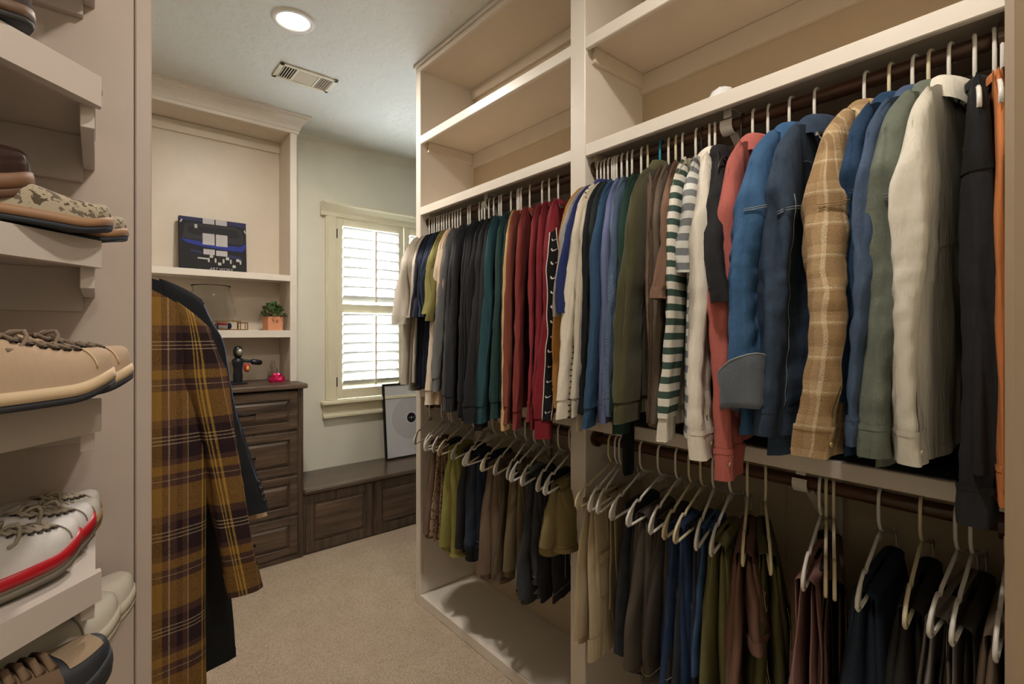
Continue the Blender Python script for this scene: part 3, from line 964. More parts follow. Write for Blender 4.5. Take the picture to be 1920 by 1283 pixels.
Y1, Y2, Y3, Y4, Y5 = (158, 118, 54), (46, 30, 34), (92, 64, 52), (186, 164, 134), (186, 150, 64)
ck('big_plaid', Y1, 'plaid', period=.215, vperiod=.235, uo=.10, vo=.02, gain=.85,
   warp=[(0, Y2), (.10, Y5), (.115, Y2), (.135, Y5), (.15, Y2), (.17, Y5), (.185, Y2), (.30, Y3), (.385, Y4), (.40, Y3), (.46, Y1), (.70, Y3), (.76, Y4), (.775, Y3), (.84, Y2), (.90, Y3), (.95, Y4), (.96, Y2)],
   weft=[(0, Y2), (.06, Y4), (.072, Y2), (.10, Y4), (.112, Y2), (.14, Y4), (.152, Y2), (.24, Y3), (.32, Y1), (.62, Y3), (.68, Y4), (.69, Y3), (.75, Y1), (.84, Y3), (.90, Y2)])
M_BTN = plain('button_horn', (176, 148, 100), .35); M_BTNW = plain('button_pearl', (214, 200, 170), .3); M_BRASS = plain('button_brass', (176, 142, 78), .35, .8)

# ---------------------------------------------------------------- the tops on the two upper rods
def solve(hook, tip, xt=1.12):
    yh = y_at(hook, XRO); yt = y_at(tip, xt)
    s = max(-.6, min(.6, (yh - yt) / .21))
    return yh, math.asin(s), yt
GROUPS = {'a': 'tops on the farther upper rod', 'b': 'tops on the nearer upper rod'}
# (hook px, shoulder px, style, cloth key, label, options)
TOPS = [
 (803, 752, 'tee', 'tee_white', 'white short sleeved T-shirt farthest from the camera, beside the window', dict(sw=0.08, cuffw=0.085, sl=-0.53, flare=0.06, hem=-0.82)),
 (808, 762, 'tee', 'tee_greige', 'greige T-shirt just behind the white T-shirt at the window end', dict(hem=-.84)),
 (813, 768, 'tee', 'tee_white', 'off-white T-shirt with dark edge, next after the greige T-shirt', dict(hem=-.80)),
 (817, 774, 'tee', 'tee_dark', 'blue-black T-shirt, farthest of the dark T-shirts', {}),
 (822, 780, 'tee', 'tee_char', 'charcoal T-shirt between two navy T-shirts', {}),
 (826, 785, 'tee', 'tee_navy', 'navy T-shirt with loose sleeve, in the middle of the dark T-shirts', dict(flare=.06)),
 (831, 790, 'tee', 'tee_slate', 'slate blue T-shirt among the dark T-shirts', {}),
 (835, 796, 'tee', 'tee_navy_soft', 'faded navy T-shirt with a light seam', {}),
 (840, 803, 'tee', 'tee_ink', 'ink blue T-shirt just before the olive yellow T-shirts', dict(hem=-.86)),
 (845, 815, 'tee', 'tee_olive', 'olive yellow T-shirt with wide pale shoulder', dict(sl=-0.49, flare=0.09)),
 (851, 826, 'tee', 'tee_moss', 'moss yellow T-shirt behind the brighter olive one', dict(sl=-0.52, flare=0.06)),
 (856, 838, 'sweat', 'ls_cream', 'cream long sleeved top with ribbed cuff next to the olive T-shirts', dict(flare=.10)),
 (861, 853, 'long', 'ls_peach', 'thin peach long sleeved top beside the grey sweatshirt', dict(flare=.07)),
 (866, 864, 'sweat', 'sw_grey', 'mid grey heather sweatshirt with ribbed cuff', dict(flare=0.11, sl=-0.81)),
 (880, 874, 'sweat', 'sw_dkgrey', 'dark grey sweatshirt next to the mid grey one', dict(sl=-.88)),
 (884, 882, 'sweat', 'sw_char', 'charcoal grey sweatshirt, first of the dark sweatshirts', dict(sl=-.89)),
 (901, 889, 'sweat', 'sw_coal', 'coal coloured sweatshirt among the dark sweatshirts', dict(sl=-.90)),
 (906, 896, 'sweat', 'sw_ink', 'blue-black sweatshirt among the dark sweatshirts', dict(sl=-.90)),
 (911, 903, 'long', 'sw_soot', 'soot black long sleeved top among the dark sweatshirts', dict(sl=-.91)),
 (919, 913, 'sweat', 'sw_pitch', 'pitch black sweatshirt behind the large black one', dict(sl=-.90, flare=.10)),
 (928, 929, 'sweat', 'sw_black', 'large black sweatshirt with the broad sleeve showing', dict(flare=.13, sl=-.90)),
 (938, 943, 'sweat', 'sw_black2', 'black sweatshirt next to the teal one', dict(flare=.08, sl=-.93, hem=-.86)),
 (942, 955, 'sweat', 'sw_teal', 'teal sweatshirt with ribbed cuff', dict(flare=.10, sl=-.90)),
 (960, 966, 'sweat', 'sw_green', 'bottle green sweatshirt beside the teal one', dict(flare=.06, sl=-.88)),
 (972, 976, 'sweat', 'sw_dkgreen', 'very dark green sweatshirt beside the sand coloured top', dict(flare=.06, sl=-.875)),
 (975, 985, 'long', 'ls_sand', 'thin sand yellow long sleeved top between green and rust', dict(flare=.07, sl=-.91, cuffw=.045)),
 (979, 993, 'sweat', 'sw_rust', 'rust brown sweatshirt with ribbed cuff', dict(flare=.08, sl=-.885)),
 (995, 1001, 'sweat', 'sw_brick', 'brick red sweatshirt beside the rust one', dict(flare=.08, sl=-.90)),
 (1018, 1008, 'long', 'sw_rose', 'faded rose red long sleeved top beside the crimson sweatshirt', dict(flare=.07, sl=-.86)),
 (1031, 1014, 'sweat', 'sw_crimson', 'deep crimson sweatshirt behind the striped-tape track jacket', dict(flare=.09, sl=-.88)),
 (1048, 1029, 'sweat', 'trk_crimson', 'crimson track jacket with a black sleeve tape of white check marks', dict(flare=.10, sl=-.90)),
 (1125, 1061, 'long', 'mustard', 'mustard yellow long sleeved top next to the track jacket', dict(flare=0.02, sl=-0.8, hem=-0.79)),
 (1132, 1067, 'tee', 'herring', 'black and white fine patterned knit with short sleeve', dict(sl=-0.52, flare=0.04)),
 (1138, 1076, 'tee', 'polo_navy', 'royal navy short sleeved polo', dict(sl=-0.51, flare=0.06)),
 (1145, 1084, 'sweat', 'ladder', 'cream sweatshirt with a dark ladder stitch down the sleeve', dict(flare=0.1, sl=-0.815, hem=-0.86, hemw=0.24)),
 (1152, 1096, 'sweat', 'sw_oat', 'oatmeal sweatshirt beside the ladder stitched one', dict(flare=0.06, sl=-0.81)),
 (1156, 1101, 'long', 'bk1', 'black long sleeved top next to the oatmeal sweatshirt', dict(flare=.03, sl=-.80)),
 (1160, 1110, 'long', 'bk2', 'green-black long sleeved top behind the blue sweatshirt', dict(flare=.03, sl=-.80)),
 (1169, 1122, 'sweat', 'sw_blue', 'strong blue sweatshirt with ribbed cuff', dict(flare=0.1, sl=-0.83)),
 (1179, 1136, 'long', 'ls_lav', 'lavender blue knitted top beside the strong blue sweatshirt', dict(flare=0.045, sl=-0.82)),
 (1188, 1147, 'long', 'rib_blue', 'light blue ribbed sweater with curving ribs at the shoulder', dict(flare=0.02, sl=-0.8)),
 (1205, 1166, 'sweat', 'knit_green', 'dark green knitted top, thin edge beside the olive sweatshirt', dict(flare=0.06, sl=-0.84)),
 (1242, 1187, 'sweat', 'sw_olive', 'olive green hooded sweatshirt on the teal hanger', dict(flare=0.09, sl=-0.8, sw=0.082, cuffw=0.058)),
 (1214, 1207, 'sweat', 'sw_mocha', 'mocha brown heather sweatshirt with ribbed cuff', dict(flare=0.05, sl=-0.815)),
 (1256, 1219, 'long', 'cord_brown', 'brown fine ribbed long sleeved top beside the mocha sweatshirt', dict(flare=0.02, sl=-0.8)),
 (1270, 1230, 'long', 'melange', 'brown and beige speckled knit top behind the brown T-shirt', dict(flare=0.02, sl=-0.8)),
 (1282, 1247, 'tee', 'tee_brown', 'plain brown short sleeved T-shirt', dict(sl=-0.485, flare=0.1, sw=0.08, cuffw=0.075)),
 (1308, 1262, 'rugby', 'rugby', 'white and dark green hooped rugby top with cream stripes at the shoulder', dict(flare=0.075, sl=-0.83, sw=0.075)),
 (1317, 1288, 'tee', 'grey_stripe', 'white and grey striped top with curving stripes on the shoulder', dict(sl=-0.42, flare=0.0, sw=0.09, cuffw=0.07)),
 (1331, 1313, 'shirt', 'oxford', 'off-white oxford shirt with two cuff buttons', dict(flare=0.095, sl=-0.85, sw=0.08, cuffw=0.062, res=1.6, st=0.03)),
 (1340, 1338, 'tee', 'polo_black', 'black short sleeved polo hanging over the off-white oxford shirt', dict(sl=-0.5, flare=0.09, sw=0.085, cuffw=0.085, res=1.4, hem=-0.76, st=0.03)),
 (1415, 1368, 'shirt', 'coral', 'coral red shirt with a loose cuff', dict(flare=0.055, sl=-0.887, sw=0.062, cuffw=0.044, res=1.7, hem=-0.82, st=0.03)),
 (1486, 1413, 'denim', 'denim_bright', 'bright blue denim shirt with a turned back grey cuff', dict(flare=0.055, sl=-0.715, sw=0.085, cuffw=0.08, res=1.9, st=0.04, hem=-0.79)),
 (1533, 1460, 'denim', 'denim_dark', 'dark blue denim trucker jacket with contrast stitching', dict(flare=0.03, sl=-0.78, sw=0.07, cuffw=0.06, res=1.9, folds=1.2, hem=-0.815)),
 (1627, 1549, 'shirt', 'flannel', 'tan and cream plaid flannel shirt with a buttoned cuff', dict(flare=0.075, sl=-0.8, sw=0.085, cuffw=0.062, res=2.0, folds=1.3, st=0.046)),
 (1673, 1601, 'denim', 'denim_ink', 'deep blue denim shirt next to the tan plaid shirt', dict(flare=0.0, sl=-0.7, sw=0.06, res=1.7, st=0.026)),
 (1718, 1632, 'shirt', 'chambray', 'slate blue chambray shirt mostly hidden by the grey-green shirt', dict(flare=0.035, sl=-0.775, sw=0.06, res=1.7)),
 (1748, 1664, 'denim', 'green_shirt', 'grey-green washed shirt with a wide stitched cuff', dict(flare=0.03, sl=-0.79, sw=0.078, cuffw=0.066, res=2.0, st=0.04)),
 (1785, 1715, 'cream', 'cream_shirt', 'cream shirt with its open collar turned to the camera', dict(flare=0.02, sl=-0.795, sw=0.055, cuffw=0.034, res=2.1, hem=-0.79, st=0.028, t=0.016)),
]
tips = [solve(h, t) for h, t, *_ in TOPS]
order = list(range(len(TOPS)))
seamless = {'denim'}
def tape_extras(e, g):
    ss = np.linspace(.06, .92, 40)
    cols = [(-PI * .50, .0018), (-PI * .60, .0020), (-PI * .70, .0018)]
    ph0 = PI * .0; ph1 = -PI * .30
    P = np.stack([g.sleeve(ss, np.full(40, p), -1, .0022) for p in np.linspace(ph0, ph1, 5)], 1)
    grid('sleeve_tape', P, K['tape'], e, False, np.stack([P[..., 0], P[..., 2]], -1))
    for p in (ph0, ph1):
        Q = g.sleeve(ss, np.full(40, p), -1, .0026)
        MB().tube([tuple(q) for q in Q], .0016, 5).build('piping', K['mark_white'], e, True)
    sw = [(0, .30), (.05, .12), (.18, 0), (.38, .05), (1.0, .44), (.40, .20), (.25, .17), (.17, .24), (.13, .40)]
    for i in range(13):
        s = .10 + i * .066
        a = g.sleeve(np.array([s]), np.array([ph1 * .85 + ph0 * .15]), -1, .0042)[0]
        b = g.sleeve(np.array([s]), np.array([ph0 * .80 + ph1 * .20]), -1, .0042)[0]
        d = Vector(b) - Vector(a)
        if d.x < 0: d = -d; a = b
        w = abs(d.length)
        V = []
        for yy in (0, -.0008):
            for (u, v) in sw: V.append((a[0] + d.x * u, a[1] + d.y * u + yy, a[2] + v * w))
        n = len(sw)
        F = [tuple(range(n))[::-1], tuple(range(n, 2 * n))] + [(k, (k + 1) % n, n + (k + 1) % n, n + k) for k in range(n)]
        mesh('check_mark', V, F, K['mark_white'], e)
def rolled_cuff(e, g):
    # the sleeve end is folded outward and upward, showing the grey inside
    ph = np.linspace(0, 2 * PI, 30, endpoint=False)
    rows_ = []
    tiltf = lambda p, up: (.016 + .034 * up) * np.cos(p + .5)
    for (s, gr, up) in ((.985, .000, 0), (1.03, .004, 0), (1.045, .010, .0), (1.02, .013, 0), (.97, .016, 1), (.925, .020, 1), (.915, .020, 1)):
        Q = g.sleeve(np.full(30, s), ph, -1, gr)
        Q[:, 2] += tiltf(ph, (s < 1.0) * 1.0) - .012 * up * np.sin(ph * 2)
        Q[:, 1] += .004 * np.sin(ph * 5 + s * 9) + .002 * np.sin(ph * 11 + s * 30)
        rows_.append(Q)
    P = np.stack(rows_)
    grid('turned_cuff', P, K['denim_inside'], e, True, np.stack([P[..., 0], P[..., 2]], -1))
    MB().tube([tuple(q) for q in P[-1]], .0013, 5, closed=True).build('cuff_edge_seam', K['stitch'], e, True)
    q = g.sleeve(np.array([.965]), np.array([-PI * .62]), -1, .030)[0]
    b = MB().lathe([(.0001, .002), (.004, .0026), (.0062, .0018), (.0066, 0)], n=14).build('button', M_BRASS, e, True)
    b.location = tuple(q); b.rotation_euler = (PI / 2, 0, .4)
def hood_extras(e, g):
    rows_ = []
    th = np.linspace(0, 2 * PI, 20, endpoint=False)
    for (r, dz) in ((.02, .044), (.05, .040), (.070, .020), (.074, -.002), (.060, -.02)):
        rows_.append(np.stack([r * np.cos(th) + .0, (r * .42) * np.sin(th) + .004 * np.sin(3 * th), g.neckz + dz + .004 * np.cos(2 * th + r * 40)], -1))
    P = np.stack(rows_)
    grid('hood', P, g.mat, e, True, np.stack([P[..., 0], P[..., 2]], -1))
def polo_collar_extras(e, g): pass
def cream_extras(e, g):
    # button placket down the visible front
    s = np.linspace(.06, .98, 30)
    P = np.stack([g.torso(s, np.full(30, a), -np.ones(30)) for a in (-.02, .05, .11)], 1)
    P[..., 1] -= .003
    grid('button_placket', P, K['cream_shirt'], e, False, np.stack([P[..., 0], P[..., 2]], -1))
    for sb in (.14, .30, .46, .62, .78):
        q = g.torso(np.array([sb]), np.array([.045]), -np.ones(1))[0]
        b = MB().lathe([(.0001, .0018), (.004, .002), (.0052, .0012), (.0056, 0)], n=12).build('button', M_BTNW, e, True)
        b.location = (q[0], q[1] - .0035, q[2]); b.rotation_euler = (PI / 2, 0, 0)
    # chest pocket
    P = np.stack([g.torso(np.linspace(.26, .44, 8), np.full(8, a), -np.ones(8)) for a in np.linspace(-.62, -.22, 6)], 1)
    P[..., 1] -= .0025
    grid('chest_pocket', P, K['cream_shirt'], e, False, np.stack([P[..., 0], P[..., 2]], -1))
for i, (hk, tp, style, key, label, opt) in enumerate(TOPS):
    yh, yaw, yt = tips[i]
    # spacing to the neighbours sets how thick the cloth can be
    gap = []
    if i > 0: gap.append(abs(tips[i - 1][2] - yt))
    if i < len(TOPS) - 1: gap.append(abs(tips[i + 1][2] - yt))
    t = max(.006, min(.024, .40 * min(gap)))
    st = max(.008, min(.034, .62 * (sum(gap) / len(gap))))
    o = dict(opt)
    kw = dict(t=t, st=st, hem=-.842 if hk < 1100 else -.80, sl=-.87 if hk < 1100 else -.815)
    if style == 'tee': kw.update(short=True, sl=-.50, sw=.085, cuffw=.085, flare=.05, hem=-.82)
    kw.update(o)
    g = Garment(101 + i * 7, K[key], **kw)
    far = hk < 1100
    ex = None; coll = True; btn = None; seam = None; cm = None; front = 1; st2 = style
    if style == 'sweat': st2 = 'sweat'
    elif style in ('shirt', 'denim', 'cream'):
        coll = 'shirt'; st2 = 'shirt'
    if style == 'denim': seam = K['stitch'] if key != 'denim_ink' else K['seam_grey']
    if key == 'flannel': seam = K['flannel']
    if key == 'trk_crimson': ex = tape_extras
    if key == 'denim_bright': ex = rolled_cuff
    if key == 'sw_olive': ex = hood_extras
    if key == 'cream_shirt': ex = cream_extras; front = -1; btn = (M_BTNW, [(.96, -PI * .30)])
    if key == 'oxford': btn = (M_BTN, [(.86, -PI * .34), (.955, -PI * .38)]); 
    if key == 'coral': btn = (M_BTN, [(.95, -PI * .12)])
    if key == 'flannel': btn = (M_BTN, [(.955, -PI * .30)])
    if key == 'chambray': btn = (M_BRASS, [(.95, -PI * .30)])
    if key in ('polo_navy', 'polo_black'): coll = 'shirt'
    if key == 'rugby':
        g.mat = K['rugby_top']; g.sleeve_mat = K['rugby']; cm = K['oxford']
    name = {'tee': 'tee_shirt', 'sweat': 'sweatshirt', 'long': 'long_sleeved_top', 'rugby': 'rugby_shirt', 'shirt': 'shirt', 'denim': 'denim_shirt', 'cream': 'shirt'}[style]
    if key.startswith('polo'): name = 'polo_shirt'
    if key == 'trk_crimson': name = 'track_jacket'
    if key == 'denim_dark': name = 'denim_jacket'
    catn = 'jacket' if 'jacket' in name else ('T-shirt' if name == 'tee_shirt' else ('sweatshirt' if name == 'sweatshirt' else 'shirt'))
    build_top(name, label, catn, GROUPS['a'] if far else GROUPS['b'], yh, ZU, yaw, g, st2, cm, K['oxford'] if key in ('grey_stripe', 'rugby') else None, front=front, collar=coll, buttons=btn, seam=seam, extras=ex)
    hs = 'teal' if key == 'sw_olive' else ('black' if hk == 1317 else ('ivory' if hk in (1214, 1270, 1623, 1673, 1748) else 'white'))
    short = label.split(',')[0]
    hanger(yh, ZU, yaw, {'teal': 'bright teal plastic hanger', 'black': 'thin black hanger', 'ivory': 'yellowed ivory plastic hanger', 'white': 'white plastic hanger'}[hs] + ' inside the ' + ' '.join(short.split()[:8]), hs, 'hangers on the upper rods')
# black polo's own hanger hook stands free near the bracket
hanger(y_at(1394, XRO), ZU, .15, 'empty thin black hanger beside the white rod bracket', 'black', 'hangers on the upper rods')
h_ = hanger(y_at(1443, XRO), ZU, .12, 'white plastic hanger between the coral shirt and the bright denim shirt', 'white', 'hangers on the upper rods')
h_.scale = (.72, 1, 1)

# blazer, orange top and black coat squeezed in at the near end
def stitch_extras(e, g):
    Q = g.sleeve(np.array([.855, .93, .93]), np.array([-PI * .18, -PI * .80, -PI * .42]), -1, .003)
    MB().tube([tuple(Q[0]), tuple(Q[1]), tuple(Q[2])], .0010, 5).build('tacking_thread', K['mark_white'], e, True)
    P = g.sleeve(np.linspace(0, .16, 6)[:, None] + 0 * np.linspace(0, 1, 18), np.linspace(0, 2 * PI, 18, endpoint=False)[None, :] + 0 * np.linspace(0, 1, 6)[:, None], -1, .002)
    grid('leather_shoulder', P, K['leather'], e, True, np.stack([P[..., 0], P[..., 2]], -1))
NEAR = [
 ('blazer', 'blazer', (.150, .120), 'black blazer with leather shoulder and white tacking thread on the cuff', dict(half=.20, flare=.015, sl=-.885, sw=.052, cuffw=.046, hem=-.80, t=.012, st=.022), stitch_extras),
 ('orange_top', 'orange', (.122, .094), 'orange top squeezed between two black garments at the near end', dict(half=.20, flare=.02, sl=-.84, sw=.05, hem=-.80, t=.005, st=.007), None),
 ('coat', 'black_coat', (.112, .077), 'black garment nearest the casing at the near end of the rod', dict(half=.20, flare=.0, sl=-.84, sw=.05, hem=-.80, t=.005, st=.009), None),
]
for i, (nm, key, yy_, label, kw, ex) in enumerate(NEAR):
    y = yy_[0]; nyaw = math.asin((yy_[0] - yy_[1]) / .21)
    g = Garment(900 + i, K[key], res=1.5, **kw)
    build_top(nm, label, 'jacket' if i != 1 else 'shirt', GROUPS['b'], y, ZU, nyaw, g, 'long', extras=ex)
    hanger(y, ZU, nyaw, 'white plastic hanger inside the ' + label.split(' with')[0].split(' squeezed')[0].split(' nearest')[0] + ' beside the casing', 'white', 'hangers on the upper rods')

# ribbed black scarf hanging below the olive sweatshirt, over the shelf edge
def scarf():
    e = empty('knitted_scarf', (1.235, y_at(1178, 1.235), 1.30), 0, 'black ribbed knitted scarf end hanging below the olive hooded sweatshirt', 'scarf')
    s = np.linspace(0, 1, 24)[:, None]; ph = np.linspace(0, 2 * PI, 32, endpoint=False)[None, :]
    w = .030 - .006 * s
    X = w * np.cos(ph) * (1 + 0 * s); Y = .010 * np.sin(ph) + .0022 * np.cos(ph * 11)
    Z = -.335 * s + 0 * ph
    P = np.stack([X, Y + 0 * s, Z], -1)
    P[-1] = P[-1] * np.array([.9, .5, 1])
    grid('knit_tail', P, cloth('scarf', (28, 32, 36), 'rib', ribs=120), e, True, np.stack([P[..., 0], P[..., 2]], -1))
    P2 = P[:6] * np.array([1.12, 1.25, 1]); P2[..., 2] += .004
    grid('knit_fold', P2, K['bk1'] if 'bk1' in K else None, e, True)
scarf()
# ================================================================ FOLDED TROUSERS ON THE LOWER RODS
def trousers(label, y, yaw, m, L1=.47, L2=.40, w=.10, off=-.05, seed=0, th=.012, hemmat=None, stitch=None, waist=True, shortleg=False, x=None, z=None, group=None, cuff=0, name='trousers', spread=1.0):
    """trousers folded over the hanger bar: two legs on the camera side (-y), seat and waistband on the other"""
    rng = random.Random(seed)
    e = empty(name, (XRO, y, ZL), yaw, label, 'shorts' if shortleg else 'trousers', group)
    bz = -.168
    f1 = wr(rng, 4, 5.5, 5); f2 = wr(rng, 4, 3, 18); f3 = wr(rng, 3, 2, 9)
    def leg(k, side):
        # path from hem (-y side) up, over the bar, to the seat on the far side
        n1, n2, n3 = 22, 7, 16
        gapy = .010 + .009 * k
        path = []
        for i in range(n1):
            u = 1 - i / (n1 - 1.0)
            path.append((side * -(gapy + .018 * u ** .8 * spread), bz - .004 - L1 * u, u))
        for i in range(1, n2):
            a = PI * i / n2
            path.append((side * -(gapy + .002) * math.cos(a), bz + (.010 + .004 * k) * math.sin(a), 0))
        for i in range(n3):
            u = i / (n3 - 1.0)
            path.append((side * (gapy + .014 * u), bz - .004 - L2 * u, -u))
        cols = 22
        ph = np.linspace(0, 2 * PI, cols, endpoint=False)
        P = []; UVs = []
        dist = 0
        for i, (py, pz, u) in enumerate(path):
            if u > 0: hw = (w * (1.0 - .06 * u) + .012 * u) * (1 - .12 * math.exp(-u * 8))
            elif u == 0: hw = w * .86 + k * .01
            else: hw = w * (.9 + .35 * min(1, -u * 1.4))
            tt = th * (.45 + .75 * min(1, abs(u) * 2.5))
            q = 1 if u >= 0 else -1
            cs, sn = np.cos(ph), np.sin(ph)
            dx = .012 * f3(0, abs(u) * .5) * min(1, abs(u) * 3)
            X = off + (k - .5) * .035 * abs(u) * 1.4 + dx + hw * np.sign(cs) * np.abs(cs) ** .75
            N = tt * np.sign(sn) * np.abs(sn) ** .8 + min(1, abs(u) * 4) * (.0075 * f1(cs * .9, abs(u) * 1.3 + k) + .0035 * f2(cs, abs(u) + k * 3))
            if u == 0:
                a = math.atan2(pz - bz, -side * py) 
                Yv = py + N * 0.4 * (-side) * math.cos(a); Zv = pz + np.abs(N) * .5 * math.sin(a) + 0 * X
            else:
                Yv = py + N; Zv = pz + 0 * X + (.010 * f3(cs, 1.0) * (abs(u) ** 3))
            P.append(np.stack([X, Yv + 0 * X, Zv], -1))
            UVs.append(np.stack([cs * hw + np.where(sn > 0, 0, .25), Zv], -1))
        P = np.stack(P); UVs = np.stack(UVs)
        o = grid('leg', P, m, e, True, UVs)
        # hem band
        H = P[:2].copy() if cuff == 0 else P[:4].copy()
        c = H.mean(axis=1, keepdims=True)
        H = c + (H - c) * np.array([1.03 if cuff == 0 else 1.07, 1.25, 1.0])
        if cuff == 0: H[1, :, 2] = H[0, :, 2] + .016
        grid('hem' if cuff == 0 else 'turned_cuff', H, hemmat or m, o, True, UVs[:len(H)])
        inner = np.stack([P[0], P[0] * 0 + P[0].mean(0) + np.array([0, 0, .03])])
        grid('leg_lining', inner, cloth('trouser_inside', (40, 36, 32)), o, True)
        if stitch is not None:
            for (a0, rad) in ((-PI * .5, .0012),):
                idx = int((a0 % (2 * PI)) / (2 * PI) * cols)
                Q = [tuple(P[i, idx] + np.array([0, -.0016 * side if side > 0 else .0016, 0])) for i in range(0, n1)]
                MB().tube(Q, rad, 5).build('side_seam', stitch, o, True)
            Q = [tuple(q + np.array([0, 0, .012])) for q in (P[1] - P[1].mean(0)) * 1.04 + P[1].mean(0)]
            MB().tube(Q, .0009, 4, closed=True).build('hem_stitching', stitch, o, True)
        return P
    side = 1
    for k in range(2): P = leg(k, side)
    if stitch is not None and not shortleg:
        # patch pocket with a flap on the outer leg, following the cloth
        n1 = 22; cols = 22
        r0, r1 = 8, 14
        cs_ = list(range(13, 20))
        A = P[r0:r1 + 1][:, cs_].copy(); A[..., 1] -= .0035
        o = grid('pocket', A, m, e, False, np.stack([A[..., 0], A[..., 2]], -1))
        B = P[r1 - 1:r1 + 1][:, cs_].copy(); B[..., 1] -= .0062
        c_ = B.mean(axis=(0, 1), keepdims=True); B = c_ + (B - c_) * np.array([1.08, 1, 1.1])
        grid('pocket_flap', B, m, o, False, np.stack([B[..., 0], B[..., 2]], -1))
        edge = [tuple(p) for p in A[:, 0]][::-1] + [tuple(p) for p in A[0, 1:]] + [tuple(p) for p in A[1:, -1]]
        MB().tube([(q[0], q[1] - .001, q[2]) for q in edge], .0007, 4).build('pocket_stitching', stitch, o, True)
        MB().tube([(q[0], q[1] - .001, q[2]) for q in B[0]], .0007, 4).build('flap_stitching', stitch, o, True)
    if waist:
        c = P[-1].mean(0)
        W = []
        for (dz, s) in ((.0, 1.03), (-.038, 1.05), (-.040, 1.0)):
            Q = (P[-1] - c) * np.array([s, 1.3, 1]) + c
            Q[:, 2] = c[2] + dz
            W.append(Q)
        W = np.stack(W)
        grid('waistband', W, m, e, True, np.stack([W[..., 0], W[..., 2]], -1))
        # back pocket
        px0, px1 = c[0] - w * .55, c[0] + w * .35
        o = MB().box(px0, px1, c[1] + .016, c[1] + .019, c[2] + .05, c[2] + .16, b=.001).build('pocket', m, e)
    return e
def tc(key, rgb, kind='plain', rgb2=None, **kw): return cloth('t_' + key, rgb, kind, rgb2, gain=1.35, **kw)
ST_W = tc('stitch_pale', (150, 148, 140)); ST_T = tc('stitch_tan', (160, 138, 98)); ST_R = tc('stitch_tan2', (190, 150, 110)); ST_O = tc('stitch_ol', (128, 120, 70))
GT = {'a': 'trousers on the farther lower rod', 'b': 'trousers on the nearer lower rod'}
